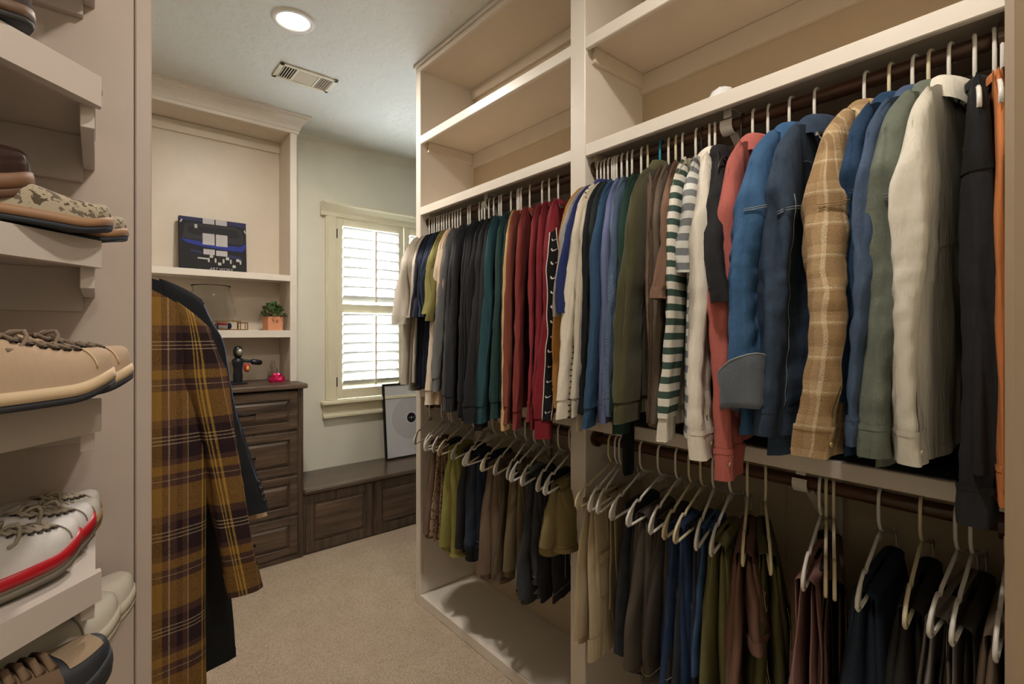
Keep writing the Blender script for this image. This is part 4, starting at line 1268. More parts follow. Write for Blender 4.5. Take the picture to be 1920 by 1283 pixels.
LOW = [
 # hook px, tip px, hanger style, list of trousers kwargs or None
 (808, 762, 'white', None, 'at the window end, swinging past the end panel'),
 (831, 783, 'white', dict(rgb=('brown1', (96, 76, 62)), L1=0.33, label='short brown trousers hanging next to the end panel', w=.075, off=-.03), ''),
 (845, 790, 'white', dict(rgb=('camo', (150, 122, 96), 'camo', (92, 66, 46)), L1=0.42, label='brown and tan camouflage trousers', w=.075, off=-.02), ''),
 (849, 800, 'white', dict(rgb=('blk_a', (34, 34, 38)), L1=0.43, label='black trousers between the camouflage and the olive ones', w=.07, off=.0), ''),
 (869, 815, 'ivory', dict(rgb=('olive_a', (122, 116, 50)), L1=0.46, label='bright olive trousers with a stitched hem', w=.085, off=-.02, st=ST_O), ''),
 (889, 838, 'white', dict(rgb=('blk_b', (36, 36, 40)), L1=0.47, label='black trousers just behind the bright olive ones', w=.08, off=.01), ''),
 (909, 863, 'ivory', dict(rgb=('jean_a', (34, 44, 62), 'denim'), L1=0.37, label='dark indigo jeans with turned pale hems', w=.08, off=-.03, st=ST_W), ''),
 (929, 866, 'white', dict(rgb=('jean_b', (28, 36, 52), 'denim'), L1=0.42, label='navy jeans behind the dark indigo pair', w=.08, off=.02, st=ST_W), ''),
 (951, 896, 'ivory', dict(rgb=('brown2', (98, 80, 66)), L1=0.45, label='grey-brown chinos with a smooth wide leg', w=.095, off=-.03), ''),
 (988, 941, 'white', dict(rgb=('olv2', (96, 82, 56), 'heather'), L1=0.45, label='olive brown trousers with satin sheen', w=.10, off=-.03), ''),
 (1005, 951, 'white', dict(rgb=('jean_c', (110, 116, 116), 'denim'), L1=0.44, label='pale grey distressed jeans', w=.06, off=-.02, st=ST_W), ''),
 (1023, 971, 'white', dict(rgb=('jean_d', (52, 54, 60), 'denim'), L1=0.36, label='charcoal jeans with a sagging pocket and pale stitching', w=.095, off=-.03, st=ST_W), ''),
 (1072, 1016, 'white', dict(rgb=('short_o', (110, 96, 56)), L1=0.21, label='olive shorts with a double stitched hem', w=.10, off=-.03, short=True, st=ST_T), ''),
 (1147, 1079, 'ivory', dict(rgb=('khaki', (164, 146, 116)), L1=0.47, label='pale khaki trousers with a rolled cuff beside the divider', w=.09, off=-.06, cuff=1, st=ST_T), ''),
 (1158, 1101, 'white', dict(rgb=('khaki2', (150, 132, 104)), L1=0.33, label='second pale khaki trousers tucked behind the rolled cuff pair', w=.07, off=-.01), ''),
 (1165, 1115, 'white', None, 'empty, between the khaki and the black trousers'),
 (1205, 1143, 'white', dict(rgb=('jean_e', (38, 42, 50), 'denim'), L1=0.46, label='black jeans nearest the khaki trousers', w=.09, off=.0, st=ST_W), ''),
 (1239, 1175, 'white', dict(rgb=('gry1', (72, 64, 56)), L1=0.45, label='dark grey-brown trousers with long narrow legs', w=.10, off=-.03, st=ST_T), ''),
 (1271, 1216, 'white', dict(rgb=('gry2', (58, 52, 48)), L1=0.43, label='sooty grey trousers with a copper button', w=.10, off=-.03, st=ST_W), ''),
 (1296, 1242, 'ivory', dict(rgb=('blu1', (36, 58, 96), 'denim'), L1=0.58, label='deep blue jeans with pale side seam', w=.075, off=-.05, st=ST_W), ''),
 (1318, 1263, 'ivory', dict(rgb=('blu2', (46, 52, 66), 'denim'), L1=0.60, label='slate blue jeans between the two brighter blue pairs', w=.085, off=-.02, st=ST_W), ''),
 (1339, 1301, 'white', dict(rgb=('blu3', (54, 84, 128), 'denim'), L1=0.62, label='mid blue jeans nearest the olive cargo trousers', w=.085, off=-.01, st=ST_W), ''),
 (1371, 1330, 'white', dict(rgb=('olv3', (92, 88, 48)), L1=0.50, label='olive cargo trousers with stitched pocket flap', w=.11, off=-.05, st=ST_O), ''),
 (1402, 1387, 'ivory', dict(rgb=('brn3', (102, 72, 58)), L1=0.19, label='chocolate brown corduroy trousers with turned hems', w=.15, off=-.03, st=ST_R, cuff=1), ''),
 (1435, 1438, 'ivory', dict(rgb=('olv4', (76, 72, 38)), L1=0.34, label='dark olive trousers with gathered hem behind the chocolate ones', w=.14, off=.0, st=ST_O), ''),
 (1539, 1504, 'white', dict(rgb=('mauve', (128, 90, 84)), L1=0.50, label='mauve brown cargo trousers with puckered seams', w=.17, off=-.03, st=ST_R), ''),
 (1549, 1545, 'ivory', dict(rgb=('blk_c', (30, 28, 28)), L1=.60, label='black trousers between the mauve and the dark brown ones', w=.14, off=.02), ''),
 (1563, 1562, 'ivory', dict(rgb=('dbrn', (76, 54, 42)), L1=.66, label='dark brown trousers with soft vertical folds', w=.16, off=.0), ''),
 (1651, 1607, 'white', dict(rgb=('nvy', (34, 44, 60)), L1=.66, label='navy trousers rising to a peak at the closet back', w=.17, off=.0), ''),
 (1728, 1696, 'ivory', dict(rgb=('blk_d', (36, 34, 34), 'heather'), L1=.66, label='black heather trousers second from the grey pair', w=.165, off=.0), ''),
 (1796, 1742, 'white', dict(rgb=('gry3', (120, 112, 106)), L1=.66, label='mid grey trousers with a thin front fold', w=.165, off=.0), ''),
 (1823, 1784, 'white', dict(rgb=('chk', (58, 54, 46), 'herring', (44, 42, 38)), L1=.66, label='black and grey fine checked wool trousers', w=.165, off=.0), ''),
 (1888, 1866, 'white', dict(rgb=('tpe', (104, 86, 70)), L1=.66, label='taupe trousers nearest the casing on the lower rod', w=.16, off=.0), ''),
]
for i, (hk, tp, hs, tr, extra) in enumerate(LOW):
    yh, yaw, yt = solve(hk, tp)
    far = hk < 1100
    if tr is None:
        hanger(yh, ZL, yaw, ('white' if hs == 'white' else 'ivory') + ' plastic hanger ' + extra, hs, 'hangers on the lower rods')
        continue
    hanger(yh, ZL, yaw, ('white' if hs == 'white' else 'ivory') + ' plastic hanger carrying the ' + ' '.join(tr['label'].split()[:8]), hs, 'hangers on the lower rods')
    m = tc(*tr['rgb'])
    nxt = abs(solve(LOW[i + 1][0], LOW[i + 1][1])[0] - yh) if i + 1 < len(LOW) else .05
    prv = abs(solve(LOW[i - 1][0], LOW[i - 1][1])[0] - yh) if i else .05
    th = max(.005, min(.030, .34 * min(nxt, prv)))
    trousers(tr['label'], yh, yaw, m, L1=tr['L1'], L2=(.20 if tr.get('short') else .42 if i % 3 else .36), w=tr['w'], off=tr['off'], seed=500 + i, th=th, stitch=tr.get('st'), cuff=tr.get('cuff', 0), shortleg=tr.get('short', False),
             name='shorts' if tr.get('short') else 'trousers', group=GT['a'] if far else GT['b'], spread=min(1, min(nxt, prv) / .03))
# extra pairs seen below the shorts and behind
yh, yaw, _ = solve(1050, 1000)
trousers('wide black jeans hanging below the olive shorts', yh, yaw, tc('jean_f', (34, 36, 42), 'denim'), L1=.41, w=.09, off=-.01, seed=77, th=.008, stitch=ST_W, group=GT['a'])
hanger(yh, ZL, yaw, 'white plastic hanger carrying the wide black jeans near the divider', 'white', 'hangers on the lower rods')
yh, yaw, _ = solve(968, 918)
trousers('dark olive cargo trousers with a white pocket tag', yh, yaw, tc('cargo', (84, 72, 52)), L1=.38, w=.085, off=-.02, seed=78, th=.009, group=GT['a'])
hanger(yh, ZL, yaw, 'white plastic hanger carrying the dark olive cargo trousers', 'white', 'hangers on the lower rods')

# folded dark clothes lying on the middle shelf under the jackets
def folded(name, label, cat, x0, x1, y0, y1, z, layers, m, seed):
    rng = random.Random(seed)
    e = empty(name, ((x0 + x1) / 2, (y0 + y1) / 2, z), 0, label, cat)
    for k in range(layers):
        n = 14
        U = np.linspace(-1, 1, n)
        f = wr(rng, 4, 5, 5)
        hx, hy = (x1 - x0) / 2 - .004 * k, (y1 - y0) / 2 - .006 * k
        h = .013
        top = np.zeros((n, n, 3))
        for a in range(n):
            for b in range(n):
                u, v = U[a], U[b]
                ed = (1 - abs(u) ** 6) * (1 - abs(v) ** 6)
                top[a, b] = (u * hx, v * hy, k * h + .002 + h * (.35 + .65 * ed) + .002 * f(u, v) * ed)
        bot = top.copy(); bot[..., 2] = k * h + .0005
        V = np.concatenate([top.reshape(-1, 3), bot.reshape(-1, 3)]); F = []
        N = n * n
        for a in range(n - 1):
            for b in range(n - 1):
                q = (a * n + b, (a + 1) * n + b, (a + 1) * n + b + 1, a * n + b + 1)
                F.append(q); F.append(tuple(i + N for i in q[::-1]))
        ring = [a * n for a in range(n)] + [(n - 1) * n + b for b in range(1, n)] + [a * n + n - 1 for a in range(n - 2, -1, -1)] + [b for b in range(n - 2, 0, -1)]
        for i in range(len(ring)):
            p, q = ring[i], ring[(i + 1) % len(ring)]
            F.append((p, p + N, q + N, q))
        mesh('fold', V, F, m, e, True)
    return e
folded('folded_trousers', 'folded black trousers lying on the middle shelf under the tan plaid shirt', 'trousers', 1.30, 1.56, .44, .68, 1.1085, 1, K['bk1'], 3)
folded('folded_shirt', 'folded black shirt lying on the middle shelf under the cream shirt', 'shirt', 1.292, 1.56, .12, .42, 1.1085, 1, K['sw_soot'], 4)

# small crumpled white plastic bag on the shelf above the jackets
e = empty('plastic_bag', (1.33, y_at(1352, 1.33), 2.037), 0, 'small crumpled white plastic bag on the shelf above the red shirt', 'bag')
rng = random.Random(5); f = wr(rng, 5, 3, 3)
th = np.linspace(0, 2 * PI, 20, endpoint=False); rows_ = []
for (r, z) in ((.030, 0), (.032, .010), (.026, .022), (.021, .034), (.010, .042), (.002, .040)):
    rr = r * (1 + .24 * f(2 * np.sin(th), z * 60) + .12 * np.sin(5 * th + z * 90))
    rows_.append(np.stack([rr * np.cos(th), rr * 1.15 * np.sin(th), z + 0 * th], -1))
grid('bag_skin', np.stack(rows_), plain('bag_plastic', (216, 214, 214), .3), e, True)

# ================================================================ COATS ON THE LEFT, BEHIND THE SIDE PANEL
XC = -.005; ZC = 1.580
r = empty('closet_rod', (XC, 1.78, ZC), 0, 'wooden rod behind the shoe shelves holding the plaid coat', 'clothes rod')
MB().tube([(0, -.344, 0), (0, 0, 0), (0, .344, 0)], .0165, 14).build('pole', M_ROD, r, True)
mb = MB(); mb.box(-.49, .03, .345, .365, -1.64, .30); 
fp = mb.build('end_panel', M_FACE, r)
def coat_extras(e, g):
    pass
def blazer_extras(e, g):
    for k in range(4):
        q = g.sleeve(np.array([.86 + .030 * k]), np.array([-PI * (.18)]), 1, .004)[0]
        b = MB().lathe([(.0001, .002), (.004, .0026), (.006, .0014), (.0064, 0)], n=14).build('sleeve_button', plain('button_black', (26, 26, 30), .3), e, True)
        b.location = tuple(q); b.rotation_euler = (PI / 2, 0, 0)
    ph = -PI * .10
    Q = g.sleeve(np.linspace(.02, .98, 30), np.full(30, ph), 1, .0012)
    MB().tube([tuple(q) for q in Q], .0010, 5).build('edge_piping', plain('piping_blue', (96, 122, 170), .7), e, True)
XROSAVE = XRO
for (nm, label, key, y, kw, ex, cat) in (
    ('plaid_coat', 'long mustard, maroon and cream plaid wool overshirt beside the shoe shelves', 'big_plaid', 1.515, dict(half=.243, shz=-.185, neckz=-.066, shp=1.7, hem=-1.35, hemw=.235, t=.030, sl=-.885, sw=.052, cuffw=.042, flare=.095, st=.036, res=2.2, folds=.8, y0=-.01), None, 'coat'),
    ('long_coat', 'long black wool coat with blue edged sleeve hanging behind the plaid one', 'black_coat', 1.655, dict(half=.245, shz=-.098, neckz=-.030, hem=-1.15, hemw=.325, t=.028, sl=-.73, sw=.070, cuffw=.060, flare=.150, st=.030, res=1.7, folds=.8), blazer_extras, 'coat'),
    ('tan_jacket', 'tan cotton jacket, farthest of the three coats on the near rod', 'tan_coat', 1.735, dict(half=.225, shz=-.120, neckz=-.060, hem=-.95, hemw=.27, t=.016, sl=-.775, sw=.065, cuffw=.06, flare=.185, st=.018, res=1.3, folds=.8), None, 'jacket')):
    if key == 'tan_coat': ck('tan_coat', (186, 154, 116))
    g = Garment(700 + len(nm), K[key], **kw)
    build_top(nm, label, cat, 'coats behind the shoe shelves', y, ZC, 0, g, 'long' , x=XC, extras=ex, collar='shirt', front=-1)
    h = hanger(y, ZC, 0, 'white plastic hanger inside the ' + ' '.join(label.split()[:6]), 'white', 'hangers of the three coats')
    h.location.x = XC

# ================================================================ SHOES
def shoe(name, label, group, px, zt, dist, rot=25, L=.285, h=.062, w=.050, sole=(210, 196, 170), upper=(180, 158, 130), tilt=0.0, lift=0.0, kind='sneaker', lace=None, sole2=None, tread=(60, 60, 66), turn=0.0, soleh=.026, toe_round=1.0, mat=None, zoff=0.0):
    """toe points out of the shelf (+x local); px = where the toe tip shows; u = place along the angled front edge"""
    ra = ray(px)
    X, Y = ra[0] * dist, ra[1] * dist
    rot = math.radians(rot)
    e = empty(name, (X, Y, zt + .0008 + zoff + max(0, L * math.sin(tilt))), rot, label, 'shoe', group)
    e.rotation_euler = (0, -tilt, rot)
    N = 30
    t = np.linspace(0, 1, N) ** 1.35     # 0 toe .. 1 heel
    xs = -L * t
    wid = w * np.where(t < .3, np.sqrt(np.clip(1 - ((.30 - t) / .30) ** (2.2 * toe_round), 0, 1)), 1 - .28 * smooth(.35, .72, t) + .06 * smooth(.7, .85, t))
    wid = wid * np.sqrt(np.clip(1 - ((t - .86).clip(0) / .14) ** 2.4, 0.02, 1))
    wid = np.maximum(wid, .004)
    spring = .016 * (1 - smooth(0, .28, t)) ** 1.6
    ph = np.linspace(0, 2 * PI, 24, endpoint=False)
    def ring(i, z, grow=0.0, sc=1.0):
        return None
    # sole: stacked outlines
    ang = np.linspace(0, 1, N)
    left = np.stack([xs, wid], -1); right = np.stack([xs[::-1], -wid[::-1]], -1)
    outl = np.concatenate([left, right[1:-1]]); spr = np.concatenate([spring, spring[::-1][1:-1]])
    def slab(nm, z0, z1, g0, g1, m, par):
        rows_ = []
        for z, gr in ((z0, g0 - .004), (z0, g0), (z0 + (z1 - z0) * .5, max(g0, g1)), (z1, g1), (z1, g1 - .006)):
            P = np.zeros((len(outl), 3))
            P[:, 0] = outl[:, 0] + np.where(outl[:, 0] > -L * .5, gr, -gr) * (1 - np.abs(outl[:, 1]) / (w * 1.05)).clip(0, 1)
            P[:, 1] = np.sign(outl[:, 1]) * np.maximum(np.abs(outl[:, 1]) + gr, .0005)
            P[:, 2] = z + spr
            rows_.append(P)
        P = np.stack(rows_)
        o = grid(nm, P, m, par, True)
        # close the bottom and the top
        k = len(outl)
        for r_ in (0, 4):
            V = [tuple(p) for p in P[r_]]
            mesh('sole_face', V, [tuple(range(k)) if r_ else tuple(range(k))[::-1]], m, o)
        return o
    ms = plain('sole_%d_%d_%d' % sole, sole, .6); mt = plain('tread_%d_%d_%d' % tread, tread, .75)
    slab('outsole', 0, soleh * .38, .001, .002, mt, e)
    slab('midsole', soleh * .38, soleh, .003, .002, ms, e)
    if sole2: slab('sole_stripe', soleh * .55, soleh * 1.12, .0042, .0036, plain('stripe_%d_%d_%d' % sole2, sole2, .35), e)
    # upper
    mu = mat or cloth('shoe_%d_%d_%d' % upper, upper, 'plain', gain=1.1, cs=.25)
    low = kind in ('slipon', 'clog', 'dress')
    yt = .30 + .22 * 0
    top = np.interp(t, [0, .03, .16, .30, .45, .60, .75, .92, 1.0], [.20, .66, .92, 1.12, 1.42, 1.72, 1.55, 1.62, 1.45] if not low else [.20, .68, .95, 1.10, 1.25, 1.30, 1.05, 1.15, 1.1])
    hh = h * top * .78
    rows_ = []
    K_ = 17
    for i in range(N):
        a = np.linspace(0, PI, K_)
        cs, sn = np.cos(a), np.sin(a)
        narrow = 1 - .30 * sn * smooth(.25, .6, t[i])
        Yv = wid[i] * np.sign(cs) * np.abs(cs) ** .62 * narrow
        Zv = soleh * .9 + spring[i] + (hh[i]) * sn ** .72
        # opening for the foot
        if t[i] > .52 and t[i] < .93:
            dip = smooth(.52, .60, t[i]) * (1 - smooth(.86, .93, t[i]))
            Zv = np.where(sn > .93, Zv - dip * .045 * ((sn - .93) / .07), Zv)
        rows_.append(np.stack([np.full(K_, xs[i] + (0 if i else .0)), Yv, Zv], -1))
    P = np.stack(rows_)
    P[0] = P[0].mean(0) * .6 + P[0] * .4
    up = grid('upper', P, mu, e, False, np.stack([P[..., 0], P[..., 2]], -1))
    ml = plain('lace_%d_%d_%d' % (lace or (1, 1, 1)), lace or (200, 190, 176), .8)
    def toppt(tt, a, off=.002):
        i = int(tt * (N - 1)); f_ = tt * (N - 1) - i
        j = int(round(a / PI * (K_ - 1)))
        q = P[i, j] * (1 - f_) + P[min(i + 1, N - 1), j] * f_
        return (q[0], q[1] * 1.02, q[2] + off)
    if kind in ('sneaker', 'runner'):
        # toe cap seam, tongue and laces
        Q = [toppt(.20 + .05 * (math.sin(a) ** 2), a, .0012) for a in np.linspace(.1, PI - .1, 15)]
        MB().tube(Q, .0013, 5).build('toe_seam', mu if lace is None else ms, up, True)
        for r_ in range(6):
            tt = .27 + .048 * r_
            for cross in (1, -1):
                A = toppt(tt, PI * (.5 - .14 * cross), .004); B = toppt(tt + .040, PI * (.5 + .14 * cross), .006)
                M_ = ((A[0] + B[0]) / 2, (A[1] + B[1]) / 2, max(A[2], B[2]) + .002)
                MB().tube([A, M_, B], .0027, 6).build('lace', ml, e, True)
            for sd in (.36, .64):
                q = toppt(tt, PI * sd, .0015)
                b = MB().lathe([(.0016, .001), (.0036, .0018), (.0046, .0006), (.0048, -.001)], n=10).build('eyelet', plain('eyelet', (58, 48, 40), .5, .4), up, True)
                b.location = q; b.rotation_euler = ((.5 - sd) * 3.2, 0, 0)
        for sgn in (-1, 1):
            A = toppt(.52, PI * .5, .010)
            pts = [(A[0] + .02 * math.sin(k * .6) * .9, A[1] + sgn * .010 * k * .5 + sgn * .004, A[2] - .006 + .010 * math.sin(k * .9) - .0016 * k) for k in range(7)]
            MB().tube(pts, .0030, 6).build('lace_bow', ml, e, True)
    if kind == 'slipon':
        Q = [toppt(.40 + .03 * math.sin(a), a, .0012) for a in np.linspace(.05, PI - .05, 17)]
        MB().tube(Q, .0016, 5).build('vamp_seam', plain('seam_grey_leather', (150, 142, 130), .6), up, True)
        Qs = []
    if kind == 'clog':
        Pq = np.stack([[np.array(toppt(tt, a, .0015)) for a in np.linspace(PI * .26, PI * .74, 8)] for tt in np.linspace(.13, .36, 8)])
        grid('toe_patch', Pq, cloth('clog_patch', (150, 126, 98), 'plain'), up, False)
        for r_ in range(4):
            tt = .40 + .05 * r_
            A = toppt(tt, PI * .30, .004); B = toppt(tt + .02, PI * .70, .006)
            M_ = ((A[0] + B[0]) / 2, 0, max(A[2], B[2]) + .008)
            MB().tube([A, M_, B], .0060, 7).build('lace', ml, e, True)
        Pq = np.stack([[np.array(toppt(tt, a, .0022)) for a in np.linspace(PI * .02, PI * .98, 12)] for tt in np.linspace(.40, .62, 8)])
        grid('instep_strap', Pq, cloth('clog_strap', (112, 88, 66), 'plain'), up, False)
    if kind == 'knit':
        for r_ in range(9):
            for q_ in range(3):
                tt = .10 + .045 * r_ + .01 * q_
                a = PI * (.16 + .12 * q_)
                A = toppt(tt, a, .0012); B = toppt(tt + .034, a + .10, .0012)
                MB().tube([A, B], .0014, 4).build('knit_mark', plain('knit_dark', (70, 62, 52), .9), up)
    return e
SG = 'shoes on the corner shelves'
# top shelf in view
shoe('dress_shoe', 'dark brown leather boot toe on the highest visible shelf, at the frame edge', SG, 58, 1.831, .74, 25, sole=(96, 72, 52), upper=(62, 50, 44), kind='dress', h=.075, tread=(40, 36, 36))
shoe('loafer', 'brown suede loafer toe showing above the highest visible shelf edge', SG, 184, 1.831, .96, 25, sole=(120, 96, 70), upper=(110, 86, 58), kind='dress', h=.050, tread=(40, 36, 36))
# second shelf
shoe('dress_shoe', 'polished dark brown dress shoe with tan welt, above the knitted shoes', SG, 62, 1.5525, .75, 25, sole=(120, 84, 58), upper=(44, 28, 26), kind='dress', h=.070, tread=(96, 66, 48), zoff=.012, tilt=.08, mat=plain('brown_polish', (46, 28, 26), .18), soleh=.034)
for k, (px, u, lab) in enumerate(((203, .84, 'nearer'), (232, .925, 'farther'))):
    shoe('knitted_shoe', 'beige and black patterned knitted shoe with tan welt, %s of the pair' % lab, SG, px, 1.5525, u, 25, sole=(150, 112, 80), upper=(150, 134, 112), kind='knit', h=.046, mat=cloth('knit_shoe', (164, 148, 124), 'camo', (84, 72, 58)), tread=(44, 48, 56), soleh=.022, zoff=.0, tilt=-.03)
# third shelf: suede trainers
for k, (px, u, lab) in enumerate(((211, .765, 'nearer'), (245, .86, 'farther'))):
    shoe('suede_trainer', 'beige suede trainer with cream sole and grey laces, %s of the pair' % lab, SG, px, 1.286, u, 22, sole=(206, 180, 146), upper=(176, 148, 120), kind='sneaker', h=.066, lace=(128, 110, 94), tread=(44, 44, 50), tilt=.06, soleh=.026)
# fourth shelf: white and red trainers in front, two plain white pairs behind
for k, (px, u, lab) in enumerate(((143, .86, 'nearer'), (170, .935, 'farther'))):
    shoe('running_shoe', 'white trainer with glossy red sole stripe, %s of the pair' % lab, SG, px, .993, u, 40, sole=(136, 126, 112), sole2=(176, 22, 34), upper=(206, 200, 198), kind='runner', h=.058, lace=(160, 148, 130), tread=(120, 112, 100), tilt=.05, soleh=.032, L=.27, w=.041)
for k, (px, u, lab) in enumerate(((184, .995, 'nearer'), (183, 1.045, 'farther'))):
    shoe('white_trainer', 'worn white canvas trainer with tan rubber sole, %s of the pair' % lab, SG, px, .993, u, 40, sole=(168, 138, 98), upper=(200, 194, 186), kind='sneaker', h=.052, lace=(176, 164, 148), tread=(120, 92, 64), tilt=.04, L=.25, w=.036)
# lowest visible shelf: slip-ons and clog
for k, (px, u, lab) in enumerate(((218, .975, 'nearer'), (247, 1.055, 'farther'))):
    shoe('slip_on_shoe', 'plain white leather slip-on with thick sole, %s of the pair' % lab, SG, px, .80, u, 32, sole=(206, 196, 178), upper=(204, 196, 182), kind='slipon', h=.060, tread=(190, 180, 162), tilt=.05, mat=plain('white_leather', (206, 198, 184), .4), soleh=.034)
shoe('clog', 'tan leather and black rubber clog shoe with a wide strap', SG, 204, .80, .84, 28, sole=(44, 46, 52), upper=(52, 54, 60), kind='clog', h=.056, lace=(120, 96, 74), tread=(36, 38, 42), tilt=.05, mat=plain('black_rubber', (44, 46, 52), .55), soleh=.036)

# ================================================================ BOOKCASE THINGS
# picture of a blue car with white stripes and a crankshaft, leaning on the back of the shelf
def canvas_picture():
    xa, xb = x_at(336, 3.50), x_at(463, 3.47)
    yq = 3.49
    w = .40
    xa = x_at(336, yq); xb = x_at(463, yq); w = xb - xa
    h = .335
    e = empty('canvas_picture', (xa, yq, 1.7615), 0, 'canvas print of a blue car nose with white stripes and a chrome crankshaft', 'picture')
    e.rotation_euler = (math.radians(-5), 0, 0)
    box('canvas', plain('canvas_black', (18, 17, 21), .75), e, 0, w, 0, .034, 0, h, b=.002)
    y_ = -.0006
    def poly(nm, pts, m, k=0):
        V = [(p[0] * w, y_ - .0006 * k, p[1] * h) for p in pts] + [(p[0] * w, 0.0005, p[1] * h) for p in pts]
        n = len(pts)
        mesh(nm, V, [tuple(range(n)), tuple(range(n, 2 * n))[::-1]] + [(i, (i + 1) % n, n + (i + 1) % n, n + i) for i in range(n)], m, e)
    BL = plain('print_blue', (28, 44, 130), .75); NV = plain('print_navy', (38, 40, 78), .75); GR = plain('print_white', (176, 172, 172), .75); DG = plain('print_grey', (40, 40, 44), .75); BK = plain('print_black', (24, 23, 28), .75)
    CHR = plain('print_chrome', (170, 170, 160), .4)
    poly('print', [(.0, .93), (.3, .93), (.7, .92), (1, .90), (1, .995), (0, .995)], NV, 0)
    poly('print', [(.02, .60), (.10, .52), (.33, .47), (.70, .44), (.93, .43), (.985, .50), (.99, .60), (.9, .53), (.7, .53), (.33, .56), (.12, .58)], BL, 1)
    poly('print', [(.05, .62), (.08, .86), (.2, .90), (.8, .90), (.93, .84), (.97, .62), (.9, .56), (.5, .60), (.1, .60)], DG, 1)
    poly('print', [(.14, .84), (.86, .84), (.90, .72), (.84, .68), (.2, .68), (.12, .74)], BK, 2)
    for (a, b, c, d) in ((.34, .51, .90, .995), (.53, .70, .90, .995), (.335, .51, .51, .72), (.53, .705, .50, .72), (.345, .51, .33, .43), (.53, .70, .32, .42)):
        poly('print', [(a, c), (b, c), (b, d), (a, d)], GR, 3)
    poly('print', [(.16, .36), (.33, .33), (.33, .38), (.16, .41)], NV, 2)
    poly('print', [(.71, .30), (.92, .27), (.92, .33), (.71, .36)], NV, 2)
    poly('print', [(.22, .80), (.26, .80), (.26, .87), (.22, .87)], GR, 4)
    poly('print', [(.01, .88), (.03, .88), (.055, .93), (.035, .94)], GR, 4)
    poly('print', [(.96, .84), (.98, .80), (1, .80), (.975, .87)], GR, 4)
    # crankshaft
    poly('print', [(.26, .245), (.42, .235), (.42, .265), (.26, .268)], CHR, 4)
    for (x, z) in ((.46, .30), (.58, .17), (.70, .28), (.80, .14), (.86, .26)):
        poly('print', [(x - .022, z - .025), (x + .022, z - .025), (x + .028, z), (x + .02, z + .028), (x - .02, z + .028), (x - .028, z)], CHR, 5)
    for x in (.42, .52, .64, .75, .90):
        poly('print', [(x - .010, .19), (x + .010, .19), (x + .014, .23), (x + .010, .27), (x - .010, .27), (x - .014, .23)], CHR, 4)
    for (a, b, c, d) in ((.48, .72, .115, .118), (.48, .72, .02, .023), (.48, .483, .02, .118), (.717, .72, .02, .118)):
        poly('print', [(a, c), (b, c), (b, d), (a, d)], DG, 4)
    cu = bpy.data.curves.new('lettering', 'FONT'); cu.body = 'ART WORX'; cu.size = .024; cu.extrude = .0004; cu.align_x = 'CENTER'; cu.shear = .3
    o = bpy.data.objects.new('lettering', cu); C.objects.link(o)
    bpy.context.view_layer.update()
    me = bpy.data.meshes.new_from_object(o); bpy.data.objects.remove(o)
    me.materials.clear(); me.materials.append(GR)
    o = bpy.data.objects.new('lettering', me); C.objects.link(o); o.parent = e
    o.location = (.60 * w, -.0035, .048 * h); o.rotation_euler = (PI / 2, 0, 0)
canvas_picture()

# succulent in a terracotta cube
px_, py_ = x_at(515, 3.42), 3.42
e = empty('potted_plant', (px_ - .012, py_, 1.4085), .12, 'small leafy green plant in a square terracotta pot on the middle shelf', 'plant')
M_TC = plain('terracotta', (206, 140, 104), .7)
mb = MB(); a, b_ = .047, .045
V = [(-b_, -b_, 0), (b_, -b_, 0), (b_, b_, 0), (-b_, b_, 0), (-a, -a, .088), (a, -a, .088), (a, a, .088), (-a, a, .088), (-.043, -.043, .088), (.043, -.043, .088), (.043, .043, .088), (-.043, .043, .088), (-.043, -.043, .078), (.043, -.043, .078), (.043, .043, .078), (-.043, .043, .078)]
mb.add(V, [(3, 2, 1, 0), (0, 1, 5, 4), (1, 2, 6, 5), (2, 3, 7, 6), (3, 0, 4, 7), (4, 5, 9, 8), (5, 6, 10, 9), (6, 7, 11, 10), (7, 4, 8, 11), (8, 9, 13, 12), (9, 10, 14, 13), (10, 11, 15, 14), (11, 8, 12, 15)])
mb.build('pot', M_TC, e)
box('soil', plain('soil', (48, 38, 30), .95), e, -.042, .042, -.042, .042, .060, .0785)
rng = random.Random(9)
GL = [plain('leaf_green_%d' % i, c, .5) for i, c in enumerate(((52, 78, 40), (78, 104, 52), (38, 60, 36), (128, 142, 84)))]
leafV = [(0, 0, 0), (.008, -.009, .004), (.018, -.009, .006), (.024, 0, .004), (.018, .009, .006), (.008, .009, .004), (.015, 0, .001)]
leafF = [(0, 1, 6), (1, 2, 6), (2, 3, 6), (3, 4, 6), (4, 5, 6), (5, 0, 6)]
leafs = {}
for i in range(210):
    a = rng.uniform(0, 2 * PI); el = rng.uniform(.0, 1.5); rr = .044 + .024 * rng.random()
    k = rng.choice((0, 0, 1, 1, 2, 3))
    if k not in leafs:
        o = mesh('leaf', leafV, leafF, GL[k], e, True); leafs[k] = o
    else: o = inst(leafs[k], e)
    o.location = (rr * math.cos(a) * math.cos(el), rr * math.sin(a) * math.cos(el), .084 + rr * 1.25 * math.sin(el))
    o.rotation_euler = (rng.uniform(-.6, .6), -el + rng.uniform(-.6, .4), a + rng.uniform(-.5, .5)); s = rng.uniform(.7, 1.2); o.scale = (s, s, s)
for i in range(8):
    a = i * PI / 4
    MB().tube([(0, 0, .078), (.02 * math.cos(a), .02 * math.sin(a), .11), (.03 * math.cos(a), .03 * math.sin(a), .13)], .0018, 5).build('stem', GL[2], e, True)

